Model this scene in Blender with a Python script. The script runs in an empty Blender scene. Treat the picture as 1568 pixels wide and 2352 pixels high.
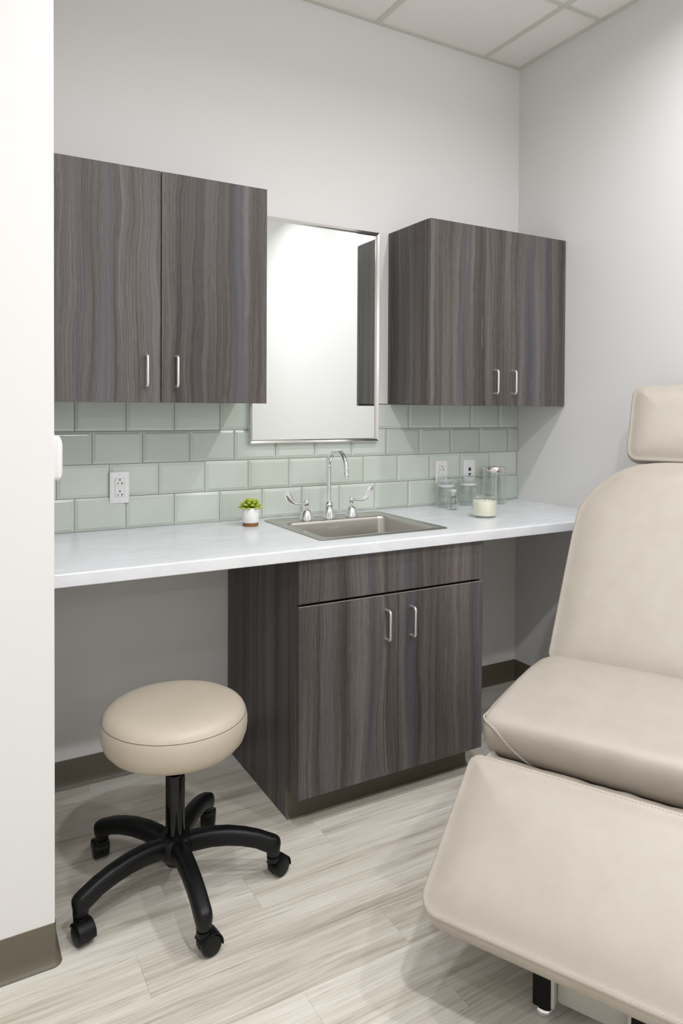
import bpy, bmesh, math, random
from mathutils import Vector, Matrix
from math import sin, cos, pi, radians as rad

random.seed(7)
scene = bpy.context.scene
COL = scene.collection

# ------------------------------------------------------------------ camera
cd = bpy.data.cameras.new('camera')
cam = bpy.data.objects.new('camera', cd)
COL.objects.link(cam)
YAW, PITCH, ROLL = 0.5145, -0.0157, 0.0049
cd.sensor_fit = 'AUTO'
cd.sensor_width = 36.0
cd.lens = 1618.16 / 2352 * 36.0
cd.shift_x = 0.0
cd.shift_y = -(1176 - 968.93) / 2352
cd.clip_start = 0.02
fwd = Vector((sin(YAW) * cos(PITCH), cos(YAW) * cos(PITCH), sin(PITCH)))
right0 = Vector((cos(YAW), -sin(YAW), 0))
up0 = right0.cross(fwd)
rgt = right0 * cos(ROLL) + up0 * sin(ROLL)
upv = rgt.cross(fwd)
M = Matrix((rgt, upv, -fwd)).transposed().to_4x4()
M.translation = Vector((-2.5027, -2.6440, 1.3469))
cam.matrix_world = M
scene.camera = cam

# ------------------------------------------------------------------ world, lights, exposure
w = bpy.data.worlds.new('world')
scene.world = w
w.use_nodes = True
w.node_tree.nodes['Background'].inputs[0].default_value = (0.9, 0.9, 0.88, 1)
w.node_tree.nodes['Background'].inputs[1].default_value = 0.05
scene.view_settings.view_transform = 'Standard'
scene.view_settings.look = 'None'
scene.view_settings.gamma = 1.0
scene.view_settings.use_curve_mapping = False
scene.view_settings.exposure = 0.0
CEIL = 3.047
LAMPS = [(-0.60, -1.40), (-1.80, -1.40), (-0.60, -2.60), (-1.80, -2.60), (-3.0, -2.60), (-3.0, -3.70)]  # the two leftmost are added as fill
LAMP_W = [12.5, 8.0, 14.5, 23.0, 8.5, 6.0]
LAMP_SPREAD = 160
LAMP_SIZE = 0.11
FILL_UP_W = 15.0  # power of the added ceiling fill
LAMP_COL = (0.975, 0.978, 1.0)


def lamp_light(power):
    ld = bpy.data.lights.new('lamp_light', 'AREA')
    ld.shape = 'DISK'
    ld.size = LAMP_SIZE
    ld.energy = power
    ld.spread = rad(LAMP_SPREAD)
    ld.color = LAMP_COL
    return ld


# ------------------------------------------------------------------ material helpers
def mat(name, col=(0.8, 0.8, 0.8), rough=0.5, metal=0.0, **kw):
    m = bpy.data.materials.new(name)
    m.use_nodes = True
    b = m.node_tree.nodes['Principled BSDF']
    b.inputs['Base Color'].default_value = (*col, 1)
    b.inputs['Roughness'].default_value = rough
    b.inputs['Metallic'].default_value = metal
    for k, v in kw.items():
        b.inputs[k.replace('_', ' ')].default_value = v
    return m


def nd(m, t, **kw):
    n = m.node_tree.nodes.new(t)
    for k, v in kw.items():
        if k in n.inputs:
            n.inputs[k].default_value = v
        else:
            setattr(n, k, v)
    return n


def lk(m, a, b):
    m.node_tree.links.new(a, b)


def bsdf(m):
    return m.node_tree.nodes['Principled BSDF']


def pos_scaled(m, s, loc=(0, 0, 0), src='Position'):
    if src == 'Position':
        p = nd(m, 'ShaderNodeNewGeometry').outputs['Position']
    else:
        p = nd(m, 'ShaderNodeTexCoord').outputs['Object']
    mp = nd(m, 'ShaderNodeMapping')
    mp.inputs['Scale'].default_value = s
    mp.inputs['Location'].default_value = loc
    lk(m, p, mp.inputs['Vector'])
    return mp.outputs['Vector']


def noise(m, vec, scale=1.0, detail=4, rough=0.5, dist=0.0):
    n = nd(m, 'ShaderNodeTexNoise')
    n.inputs['Scale'].default_value = scale
    n.inputs['Detail'].default_value = detail
    n.inputs['Roughness'].default_value = rough
    n.inputs['Distortion'].default_value = dist
    lk(m, vec, n.inputs['Vector'])
    return n.outputs['Fac']


def ramp(m, fac, stops):
    r = nd(m, 'ShaderNodeValToRGB')
    cr = r.color_ramp
    while len(cr.elements) < len(stops):
        cr.elements.new(0.5)
    for e, (p, c) in zip(cr.elements, stops):
        e.position = p
        e.color = (*c, 1) if len(c) == 3 else c
    lk(m, fac, r.inputs['Fac'])
    return r.outputs['Color']


def mixc(m, a, b, fac, mode='MIX'):
    n = nd(m, 'ShaderNodeMix', data_type='RGBA', blend_type=mode)
    for sock, v in ((n.inputs[0], fac), (n.inputs[6], a), (n.inputs[7], b)):
        if hasattr(v, 'links') or hasattr(v, 'is_linked'):
            lk(m, v, sock)
        elif isinstance(v, (int, float)):
            sock.default_value = v
        else:
            sock.default_value = (*v, 1)
    return n.outputs[2]


def mth(m, op, a, b=0.0):
    n = nd(m, 'ShaderNodeMath', operation=op)
    for i, v in enumerate((a, b)):
        if isinstance(v, (int, float)):
            n.inputs[i].default_value = v
        else:
            lk(m, v, n.inputs[i])
    return n.outputs[0]


def bump(m, h, strength, dist=0.001):
    b = nd(m, 'ShaderNodeBump')
    b.inputs['Strength'].default_value = strength
    b.inputs['Distance'].default_value = dist
    lk(m, h, b.inputs['Height'])
    lk(m, b.outputs['Normal'], bsdf(m).inputs['Normal'])


def srgb(r, g, b):
    f = lambda c: (c / 255 / 12.92) if c / 255 <= 0.04045 else ((c / 255 + 0.055) / 1.055) ** 2.4
    return (f(r), f(g), f(b))


# wall paint with a faint roller texture
def paint(name, col):
    m = mat(name, col, 0.72)
    v = pos_scaled(m, (1, 1, 1))
    bump(m, noise(m, v, 260, 3, 0.6), 0.10, 0.0006)
    return m


M_WALL = paint('wall_paint', (0.775, 0.768, 0.760))
M_CEILT = mat('ceiling_tile_white', (0.72, 0.69, 0.65), 0.9)
v = pos_scaled(M_CEILT, (1, 1, 1))
n1 = noise(M_CEILT, v, 190, 3, 0.6)
lk(M_CEILT, ramp(M_CEILT, n1, [(0.30, (0.78, 0.755, 0.73)), (0.42, (0.90, 0.875, 0.85)), (1, (0.93, 0.905, 0.88))]), bsdf(M_CEILT).inputs['Base Color'])
bump(M_CEILT, n1, 0.25, 0.001)
M_GRID = mat('grid_enamel', (0.66, 0.665, 0.60), 0.45)
M_BASEB = mat('vinyl_base', srgb(102, 96, 82), 0.40, Specular_IOR_Level=0.35)
M_CHROME = mat('chrome', (0.82, 0.83, 0.84), 0.06, 1.0)
M_STEEL = mat('brushed_steel', (0.57, 0.55, 0.515), 0.28, 1.0)
v = pos_scaled(M_STEEL, (6, 260, 260))
bump(M_STEEL, noise(M_STEEL, v, 1.0, 3, 0.6), 0.12, 0.0004)
M_FRAME = mat('polished_steel', (0.74, 0.73, 0.71), 0.16, 1.0)
M_NICKEL = mat('satin_nickel', (0.80, 0.80, 0.80), 0.30, 0.85)
M_MIRROR = mat('mirror_silver', (0.85, 0.885, 0.87), 0.0, 1.0)


def thin_glass(name, tint):
    m = bpy.data.materials.new(name)
    m.use_nodes = True
    nt = m.node_tree
    nt.nodes.remove(nt.nodes['Principled BSDF'])
    tr = nd(m, 'ShaderNodeBsdfTransparent')
    tr.inputs['Color'].default_value = (*tint, 1)
    gl = nd(m, 'ShaderNodeBsdfGlossy')
    gl.inputs['Roughness'].default_value = 0.02
    gl.inputs['Color'].default_value = (0.97, 1.0, 0.99, 1)
    lw_ = nd(m, 'ShaderNodeLayerWeight')
    lw_.inputs['Blend'].default_value = 0.5
    fr_ = mth(m, 'ADD', 0.05, mth(m, 'MULTIPLY', mth(m, 'POWER', lw_.outputs['Facing'], 2.4), 0.90))
    mx_ = nd(m, 'ShaderNodeMixShader')
    lk(m, fr_, mx_.inputs[0])
    lk(m, tr.outputs[0], mx_.inputs[1])
    lk(m, gl.outputs[0], mx_.inputs[2])
    lk(m, mx_.outputs[0], nt.nodes['Material Output'].inputs['Surface'])
    return m


M_GLASS = thin_glass('clear_glass', (0.985, 0.993, 0.990))
M_FROST = mat('frosted_plastic_seal', (0.86, 0.88, 0.88), 0.45, 0.0, Transmission_Weight=0.45, IOR=1.4)
M_WAX = mat('cream_wax', (0.90, 0.88, 0.74), 0.5, 0.0, Subsurface_Weight=0.25, Subsurface_Radius=(0.02, 0.015, 0.008))
M_PLAS = mat('white_plastic', (0.80, 0.80, 0.80), 0.35)
M_INSERT = mat('white_insert', (0.77, 0.77, 0.76), 0.32)
M_SLOT = mat('dark_slot', (0.012, 0.012, 0.012), 0.6)
M_BLUE = mat('navy_port', (0.008, 0.014, 0.10), 0.4)
M_BLACK = mat('black_nylon', (0.0035, 0.004, 0.0045), 0.40, Specular_IOR_Level=0.28)
v = pos_scaled(M_BLACK, (1, 1, 1))
bump(M_BLACK, noise(M_BLACK, v, 700, 2, 0.5), 0.22, 0.0004)
M_BLACKG = mat('black_gloss_tube', (0.004, 0.004, 0.004), 0.10, Specular_IOR_Level=0.35)
M_BLACKP = mat('black_powder_coat', (0.003, 0.003, 0.003), 0.5, Specular_IOR_Level=0.2)
M_WHITEP = mat('ivory_powder_coat', (0.55, 0.54, 0.49), 0.35)
M_CERAM = mat('white_ceramic', (0.86, 0.86, 0.86), 0.28)
M_SOIL = mat('dark_soil', (0.02, 0.018, 0.012), 0.9)
M_PORE = mat('seam_thread_dark', (0.07, 0.055, 0.04), 0.8)
M_THREAD = mat('cream_thread', (0.60, 0.55, 0.46), 0.6)
M_ENG = mat('bright_etching', (0.90, 0.89, 0.85), 0.35, 0.6)
M_GROUT = mat('grey_grout', (0.20, 0.20, 0.165), 0.85)
M_LENS = mat('lamp_lens', (0.9, 0.9, 0.88), 0.5)
bsdf(M_LENS).inputs['Emission Color'].default_value = (1, 0.975, 0.945, 1)
bsdf(M_LENS).inputs['Emission Strength'].default_value = 6.0
M_CORE = mat('door_core_edge', srgb(168, 160, 142), 0.6)
M_WICK = mat('cotton_wick', (0.25, 0.22, 0.17), 0.9)

# brown wood foot of the pot
M_POTWOOD = mat('walnut_foot', (0.20, 0.09, 0.03), 0.5)
v = pos_scaled(M_POTWOOD, (60, 60, 900))
lk(M_POTWOOD, ramp(M_POTWOOD, noise(M_POTWOOD, v, 1, 4), [(0.3, (0.14, 0.058, 0.018)), (0.7, (0.30, 0.14, 0.05))]), bsdf(M_POTWOOD).inputs['Base Color'])

# succulent leaf: green, paler at the tip, reddish tips on some
M_LEAF = mat('succulent_leaf', (0.30, 0.42, 0.02), 0.42, 0.0, Subsurface_Weight=0.08)
tc = nd(M_LEAF, 'ShaderNodeTexCoord')
sep = nd(M_LEAF, 'ShaderNodeSeparateXYZ')
lk(M_LEAF, tc.outputs['Generated'], sep.inputs[0])
lk(M_LEAF, ramp(M_LEAF, sep.outputs['X'], [(0.0, (0.07, 0.13, 0.008)), (0.45, (0.25, 0.38, 0.012)), (0.85, (0.44, 0.55, 0.05)), (1.0, (0.60, 0.55, 0.22))]), bsdf(M_LEAF).inputs['Base Color'])

# glossy bevelled glass-like wall tile, sage grey
M_TILE = mat('sage_tile_glaze', srgb(186, 196, 185), 0.17, 0.0, Coat_Weight=0.15, Coat_Roughness=0.06)
oi = nd(M_TILE, 'ShaderNodeObjectInfo')
v = pos_scaled(M_TILE, (1, 1, 1))
nz = noise(M_TILE, v, 5, 3, 0.5)
mx = mth(M_TILE, 'ADD', mth(M_TILE, 'MULTIPLY', oi.outputs['Random'], 0.35), mth(M_TILE, 'MULTIPLY', nz, 0.65))
lk(M_TILE, ramp(M_TILE, mx, [(0.2, srgb(192, 200, 189)), (0.8, srgb(207, 215, 206))]), bsdf(M_TILE).inputs['Base Color'])
bump(M_TILE, noise(M_TILE, v, 9, 2, 0.5), 0.10, 0.003)

# white solid counter with soft grey streaks
M_COUNTER = mat('white_counter', (0.8, 0.81, 0.82), 0.22)
v = pos_scaled(M_COUNTER, (3.2, 9.0, 6.0))
na = noise(M_COUNTER, v, 1.6, 6, 0.6, 0.8)
v2 = pos_scaled(M_COUNTER, (9, 40, 30))
nb = noise(M_COUNTER, v2, 1.5, 4, 0.6, 0.4)
mm = mth(M_COUNTER, 'ADD', mth(M_COUNTER, 'MULTIPLY', na, 0.7), mth(M_COUNTER, 'MULTIPLY', nb, 0.3))
lk(M_COUNTER, ramp(M_COUNTER, mm, [(0.32, (0.64, 0.67, 0.70)), (0.5, (0.715, 0.735, 0.76)), (0.68, (0.78, 0.79, 0.80))]), bsdf(M_COUNTER).inputs['Base Color'])

# beige upholstery vinyl
def vinyl(name, c0, c1):
    m = mat(name, c0, 0.40)
    v = pos_scaled(m, (1, 1, 1), src='Object')
    n_ = noise(m, v, 14, 5, 0.6)
    lk(m, ramp(m, n_, [(0.3, c0), (0.7, c1)]), bsdf(m).inputs['Base Color'])
    b = nd(m, 'ShaderNodeTexVoronoi', feature='F1')
    b.inputs['Scale'].default_value = 900
    lk(m, v, b.inputs['Vector'])
    bump(m, b.outputs['Distance'], 0.10, 0.0004)
    return m


M_VINYLC = vinyl('pale_beige_vinyl', (0.430, 0.384, 0.328), (0.462, 0.420, 0.368))
M_VINYL = vinyl('beige_vinyl', (0.500, 0.435, 0.345), (0.535, 0.475, 0.385))


# dark grey-brown laminate with a vertical figured grain
def laminate(name, dark, mid, light, blue, off=0.0):
    m = mat(name, mid, 0.42, Specular_IOR_Level=0.32)
    g = nd(m, 'ShaderNodeNewGeometry')
    s = nd(m, 'ShaderNodeSeparateXYZ')
    lk(m, g.outputs['Position'], s.inputs[0])
    u = mth(m, 'ADD', mth(m, 'ADD', s.outputs['X'], s.outputs['Y']), off)
    z = s.outputs['Z']
    # slow sideways drift of the grain (cathedral waves)
    c1 = nd(m, 'ShaderNodeCombineXYZ')
    lk(m, mth(m, 'MULTIPLY', u, 7.0), c1.inputs[0])
    lk(m, mth(m, 'MULTIPLY', z, 2.6), c1.inputs[1])
    d1 = noise(m, c1.outputs[0], 1.0, 2, 0.45)
    c1b = nd(m, 'ShaderNodeCombineXYZ')
    lk(m, mth(m, 'MULTIPLY', u, 30.0), c1b.inputs[0])
    lk(m, mth(m, 'MULTIPLY', z, 9.0), c1b.inputs[1])
    d2 = noise(m, c1b.outputs[0], 1.0, 2, 0.5)
    uw = mth(m, 'ADD', u, mth(m, 'ADD', mth(m, 'MULTIPLY', mth(m, 'SUBTRACT', d1, 0.5), 0.050),
                              mth(m, 'MULTIPLY', mth(m, 'SUBTRACT', d2, 0.5), 0.0045)))

    def grain(su, sz, detail, rough, o):
        c = nd(m, 'ShaderNodeCombineXYZ')
        lk(m, mth(m, 'MULTIPLY', uw, su), c.inputs[0])
        lk(m, mth(m, 'ADD', mth(m, 'MULTIPLY', z, sz), o), c.inputs[1])
        return noise(m, c.outputs[0], 1.0, detail, rough)
    band = grain(22, 0.35, 3, 0.55, 3.1)
    fine = grain(190, 0.6, 4, 0.65, 7.7)
    hair = grain(760, 22.0, 2, 0.6, 1.3)
    tone = mth(m, 'ADD', mth(m, 'ADD', mth(m, 'MULTIPLY', band, 0.46), mth(m, 'MULTIPLY', fine, 0.34)), mth(m, 'MULTIPLY', hair, 0.20))
    base = ramp(m, tone, [(0.39, dark), (0.50, mid), (0.62, light)])
    bl = grain(13, 0.25, 2, 0.5, 12.0)
    fb = ramp(m, bl, [(0.50, (0, 0, 0)), (0.68, (1, 1, 1))])
    col = mixc(m, base, blue, mth(m, 'MULTIPLY', fb, 0.42))
    # pale flecks that follow the figure
    fl = grain(60, 3.2, 2, 0.4, 20.0)
    ff = ramp(m, fl, [(0.70, (0, 0, 0)), (0.74, (1, 1, 1)), (0.765, (0, 0, 0))])
    col = mixc(m, col, light, mth(m, 'MULTIPLY', ff, 0.55))
    lk(m, col, bsdf(m).inputs['Base Color'])
    bump(m, tone, 0.15, 0.0006)
    return m


M_LAM = laminate('grey_laminate', srgb(55, 50, 49), srgb(85, 79, 76), srgb(117, 110, 107), srgb(97, 98, 109))


# pale plank floor with grain along x
def floor_mat():
    m = mat('pale_oak_plank', (0.6, 0.57, 0.5), 0.42)
    g = nd(m, 'ShaderNodeNewGeometry')
    o = nd(m, 'ShaderNodeObjectInfo')
    s = nd(m, 'ShaderNodeSeparateXYZ')
    lk(m, g.outputs['Position'], s.inputs[0])
    x = mth(m, 'ADD', s.outputs['X'], mth(m, 'MULTIPLY', o.outputs['Random'], 37.0))
    y = mth(m, 'ADD', s.outputs['Y'], mth(m, 'MULTIPLY', o.outputs['Random'], 11.0))
    c1 = nd(m, 'ShaderNodeCombineXYZ')
    lk(m, mth(m, 'MULTIPLY', x, 2.2), c1.inputs[0])
    lk(m, mth(m, 'MULTIPLY', y, 9.0), c1.inputs[1])
    d1 = noise(m, c1.outputs[0], 1.0, 3, 0.5)
    yw = mth(m, 'ADD', y, mth(m, 'MULTIPLY', mth(m, 'SUBTRACT', d1, 0.5), 0.030))

    def gr(sx, sy, det, r, off):
        c = nd(m, 'ShaderNodeCombineXYZ')
        lk(m, mth(m, 'ADD', mth(m, 'MULTIPLY', x, sx), off), c.inputs[0])
        lk(m, mth(m, 'MULTIPLY', yw, sy), c.inputs[1])
        return noise(m, c.outputs[0], 1.0, det, r)
    broad = gr(1.1, 17, 4, 0.55, 2)
    fine = gr(3.0, 110, 4, 0.65, 5)
    pore = gr(5, 230, 3, 0.6, 9)
    tone = mth(m, 'ADD', mth(m, 'ADD', mth(m, 'MULTIPLY', broad, 0.50), mth(m, 'MULTIPLY', fine, 0.38)), mth(m, 'MULTIPLY', o.outputs['Random'], 0.12))
    col = ramp(m, tone, [(0.32, srgb(158, 149, 133)), (0.46, srgb(205, 199, 186)), (0.58, srgb(223, 219, 209)), (0.72, srgb(236, 233, 226))])
    pf = ramp(m, pore, [(0.30, (1, 1, 1)), (0.42, (0, 0, 0))])
    col = mixc(m, col, srgb(128, 120, 106), mth(m, 'MULTIPLY', pf, 0.55))
    lk(m, col, bsdf(m).inputs['Base Color'])
    bump(m, pore, 0.12, 0.0005)
    return m


M_FLOOR = floor_mat()


# ------------------------------------------------------------------ mesh helpers
def link_obj(name, bm, material, parent=None, smooth=False, auto=None):
    me = bpy.data.meshes.new(name)
    bmesh.ops.recalc_face_normals(bm, faces=bm.faces)
    bm.to_mesh(me)
    bm.free()
    mats = material if isinstance(material, (list, tuple)) else [material]
    for m_ in mats:
        me.materials.append(m_)
    if smooth:
        me.polygons.foreach_set('use_smooth', [True] * len(me.polygons))
        if auto is not None:
            me.set_sharp_from_angle(angle=rad(auto))
    o = bpy.data.objects.new(name, me)
    COL.objects.link(o)
    if parent is not None:
        o.parent = parent
    return o


def thing(name, label, cat, loc=(0, 0, 0), rz=0.0, group=None):
    o = bpy.data.objects.new(name, None)
    COL.objects.link(o)
    o.location = loc
    o.rotation_euler = (0, 0, rz)
    o.empty_display_size = 0.05
    o['label'] = label
    o['category'] = cat
    if group:
        o['group'] = group
    return o


def struct(o):
    o['kind'] = 'structure'
    return o


def box(bm, x0, x1, y0, y1, z0, z1, bev=0.0, seg=2):
    vs = [bm.verts.new(p) for p in ((x0, y0, z0), (x1, y0, z0), (x1, y1, z0), (x0, y1, z0), (x0, y0, z1), (x1, y0, z1), (x1, y1, z1), (x0, y1, z1))]
    fs = [bm.faces.new([vs[i] for i in f]) for f in ((0, 3, 2, 1), (4, 5, 6, 7), (0, 1, 5, 4), (1, 2, 6, 5), (2, 3, 7, 6), (3, 0, 4, 7))]
    if bev > 0:
        es = list({e for f in fs for e in f.edges})
        bmesh.ops.bevel(bm, geom=es, offset=bev, segments=seg, affect='EDGES', profile=0.5)
    return bm


def newbox(*a, **k):
    return box(bmesh.new(), *a, **k)


def lathe(bm, prof, cx=0, cy=0, cz=0, seg=48, mx=None, close=False):
    """prof: list of (r, z). Poles where r == 0. close joins last to first."""
    mx = mx or Matrix()
    rings = []
    for r, z in prof:
        if r <= 1e-7:
            rings.append([bm.verts.new(mx @ Vector((cx, cy, cz + z)))])
        else:
            rings.append([bm.verts.new(mx @ Vector((cx + r * cos(2 * pi * i / seg), cy + r * sin(2 * pi * i / seg), cz + z))) for i in range(seg)])
    prs = list(zip(rings, rings[1:]))
    if close:
        prs.append((rings[-1], rings[0]))
    for a, b in prs:
        for i in range(seg):
            j = (i + 1) % seg
            if len(a) == 1 and len(b) == 1:
                continue
            if len(a) == 1:
                bm.faces.new((a[0], b[i], b[j]))
            elif len(b) == 1:
                bm.faces.new((a[i], a[j], b[0]))
            else:
                bm.faces.new((a[i], a[j], b[j], b[i]))
    return bm


def tube(bm, pts, r, seg=12, cap=True, closed=False, scale=None):
    pts = [Vector(p) for p in pts]
    n = len(pts)
    rad_ = r if isinstance(r, (list, tuple)) else [r] * n
    t0 = (pts[1] - pts[0]).normalized()
    ref = Vector((0, 0, 1)) if abs(t0.z) < 0.9 else Vector((1, 0, 0))
    nrm = t0.cross(ref).normalized()
    rings = []
    for i in range(n):
        if closed:
            t = (pts[(i + 1) % n] - pts[i - 1]).normalized()
        else:
            t = (pts[min(i + 1, n - 1)] - pts[max(i - 1, 0)]).normalized()
        nrm = (nrm - t * nrm.dot(t)).normalized()
        b = t.cross(nrm)
        sx, sy = scale[i] if scale else (1, 1)
        rings.append([bm.verts.new(pts[i] + (nrm * cos(2 * pi * k / seg) * sx + b * sin(2 * pi * k / seg) * sy) * rad_[i]) for k in range(seg)])
    m_ = n if closed else n - 1
    for i in range(m_):
        a, b = rings[i], rings[(i + 1) % n]
        for k in range(seg):
            j = (k + 1) % seg
            bm.faces.new((a[k], a[j], b[j], b[k]))
    if cap and not closed:
        bm.faces.new(rings[0][::-1])
        bm.faces.new(rings[-1])
    return bm


def arc(c, r, a0, a1, n):
    return [(c[0] + r * cos(a0 + (a1 - a0) * i / n), c[1] + r * sin(a0 + (a1 - a0) * i / n)) for i in range(n + 1)]


def round_poly(pts, radii, seg=8):
    """rounded polygon outline, ccw points"""
    out = []
    n = len(pts)
    for i in range(n):
        p0, p1, p2 = Vector(pts[i - 1]), Vector(pts[i]), Vector(pts[(i + 1) % n])
        r = radii[i] if isinstance(radii, (list, tuple)) else radii
        a, b = (p0 - p1).normalized(), (p2 - p1).normalized()
        ang = a.angle(b)
        if r <= 1e-6 or ang > pi - 0.02:
            out.append(tuple(p1))
            continue
        d = r / math.tan(ang / 2)
        c = p1 + (a + b).normalized() * (r / sin(ang / 2))
        s, e = p1 + a * d - c, p1 + b * d - c
        a0, a1 = math.atan2(s.y, s.x), math.atan2(e.y, e.x)
        da = (a1 - a0 + pi) % (2 * pi) - pi
        for k in range(seg + 1):
            t = a0 + da * k / seg
            out.append((c.x + r * cos(t), c.y + r * sin(t)))
    return out


def resample(pts, step):
    P = [Vector(p) for p in pts]
    out = []
    n = len(P)
    for i in range(n):
        a, b = P[i], P[(i + 1) % n]
        k = max(1, int((b - a).length / step))
        for j in range(k):
            q = a + (b - a) * j / k
            out.append((q.x, q.y))
    return out


def normals2d(pts):
    n = len(pts)
    out = []
    for i in range(n):
        a, b = Vector(pts[i - 1]), Vector(pts[(i + 1) % n])
        t = (b - a).normalized()
        out.append(Vector((t.y, -t.x)))  # outward for ccw
    return out


def loft(bm, rings, cap0=True, cap1=True):
    R = [[bm.verts.new(p) for p in r] for r in rings]
    n = len(R[0])
    for a, b in zip(R, R[1:]):
        for i in range(n):
            j = (i + 1) % n
            bm.faces.new((a[i], a[j], b[j], b[i]))
    if cap0:
        bm.faces.new(R[0][::-1])
    if cap1:
        bm.faces.new(R[-1])
    return R


def cushion(bm, outline, T, mapf, crown=0.012, edge=0.012, low=0.025, fall=0.042):
    """outline: ccw 2D; thickness T below h=0; mapf(a,b,h)->3D. Seam at h=-edge*0.4."""
    nm = normals2d(outline)
    O = [Vector(p) for p in outline]

    def off(d, h):
        return [mapf(*(O[i] - nm[i] * d), h) for i in range(len(O))]
    rings = [off(low, -T), off(low * 0.45, -T + low * 0.18), off(low * 0.12, -T + low * 0.5), off(0, -T + low * 1.2),
             off(-0.001, -T * 0.5), off(0.0, -edge * 1.0), off(0.0022, -edge * 0.55), off(0.0012, -edge * 0.35),
             off(0.0028, -edge * 0.08), off(0.006, 0.0), off(0.0105, 0.0002)]
    # domed face : shrink towards the middle
    base = [O[i] - nm[i] * 0.0105 for i in range(len(O))]
    c = sum(base, Vector((0, 0))) / len(base)
    for s in (0.97, 0.94, 0.91, 0.87, 0.83, 0.78, 0.72, 0.64, 0.54, 0.42, 0.28, 0.12):
        ring = []
        for p, q in zip(base, O):
            pp = c + (p - c) * s
            d = 9.0
            for i_ in range(len(O)):
                a_, b_ = O[i_ - 1], O[i_]
                ab = b_ - a_
                u_ = max(0.0, min(1.0, (pp - a_).dot(ab) / max(ab.length_squared, 1e-12)))
                d = min(d, (pp - a_ - ab * u_).length)
            h = crown * (1 - math.exp(-(max(d - 0.011, 0) / fall) ** 1.25))
            ring.append(mapf(pp.x, pp.y, h))
        rings.append(ring)
    loft(bm, rings)
    return bm


def stitches(bm, pts, up, length=0.0052, gap=0.0030, r=0.0011):
    """pts: dense 3D polyline (closed or open); little thread capsules lying along it"""
    P = [Vector(p) for p in pts]
    segs = [(P[i], P[i + 1]) for i in range(len(P) - 1)]
    pos = 0.0
    for a, b in segs:
        L = (b - a).length
        t = (b - a).normalized() if L > 1e-9 else Vector((1, 0, 0))
        while pos < L:
            p = a + t * pos
            s = t.cross(up).normalized() * r
            u = up * r
            q0, q1 = p, p + t * length
            vs = [bm.verts.new(v) for v in (q0 - s * 0.6, q0 + u * 0.5, q0 + s * 0.6, q1 - s * 0.6, q1 + u * 0.5, q1 + s * 0.6,
                                            (q0 + q1) / 2 - s, (q0 + q1) / 2 + u, (q0 + q1) / 2 + s)]
            for f in ((0, 1, 7, 6), (1, 2, 8, 7), (6, 7, 4, 3), (7, 8, 5, 4)):
                bm.faces.new([vs[k] for k in f])
            pos += length + gap
        pos -= L


# ------------------------------------------------------------------ measured constants
XL = -2.270     # face of the left return wall
YP = -0.830     # front face of the left partition
XROOM, YROOM = -3.90, -4.20
ZC = 0.910      # counter top
TW, TH, TX0 = 0.1796, 0.1196, -2.0981

# ------------------------------------------------------------------ room shell
wb = struct(link_obj('wall_back', newbox(XL - 0.0, 0.10, 0.0, 0.10, 0.0, CEIL + 0.02), M_WALL))
wr = struct(link_obj('wall_right', newbox(0.0, 0.10, YROOM, 0.0, 0.0, CEIL + 0.02), M_WALL))
wl = struct(link_obj('wall_left', newbox(XROOM, XL, YP, 0.10, 0.0, CEIL + 0.02, bev=0.003), M_WALL))
wf = struct(link_obj('wall_front', newbox(XROOM, 0.10, YROOM - 0.10, YROOM, 0.0, CEIL + 0.02), M_WALL))
ws = struct(link_obj('wall_side', newbox(XROOM - 0.10, XROOM, YROOM, YP, 0.0, CEIL + 0.02), M_WALL))

floor = struct(link_obj('floor', newbox(XROOM, 0.0, YROOM, 0.0, -0.06, -0.0045), mat('subfloor', (0.10, 0.09, 0.08), 0.9)))
PW, PL = 0.15, 1.22
offs = {0: -2.055, 4: -1.453, 5: -1.756, 6: -2.092, 7: -1.479, 8: -1.78}
plank_cache = {}
for r in range(int(math.ceil(-YROOM / PW))):
    y1, y0 = -PW * r, max(-PW * (r + 1), YROOM)
    jx = offs.get(r, -2.0 + random.uniform(0, PL))
    k0 = int(math.floor((XROOM - jx) / PL))
    x = jx + k0 * PL
    while x < 0:
        a, b = max(x, XROOM), min(x + PL, 0.0)
        if b - a > 0.002:
            key = (round(b - a, 4), round(y1 - y0, 4))
            if key not in plank_cache:
                bm = bmesh.new()
                w_, h_ = (b - a) / 2 - 0.00015, (y1 - y0) / 2 - 0.00015
                e = 0.0003
                lo = [bm.verts.new((sx * w_, sy * h_, -0.0045)) for sx, sy in ((-1, -1), (1, -1), (1, 1), (-1, 1))]
                mi = [bm.verts.new((sx * w_, sy * h_, -e)) for sx, sy in ((-1, -1), (1, -1), (1, 1), (-1, 1))]
                hi = [bm.verts.new((sx * (w_ - e), sy * (h_ - e), 0.0)) for sx, sy in ((-1, -1), (1, -1), (1, 1), (-1, 1))]
                for A, B in ((lo, mi), (mi, hi)):
                    for i in range(4):
                        bm.faces.new((A[i], A[(i + 1) % 4], B[(i + 1) % 4], B[i]))
                bm.faces.new(hi)
                o = link_obj('plank', bm, M_FLOOR, floor)
                plank_cache[key] = o.data
            else:
                o = bpy.data.objects.new('plank', plank_cache[key])
                COL.objects.link(o)
                o.parent = floor
            o.location = ((a + b) / 2, (y0 + y1) / 2, 0)
        x += PL

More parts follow.
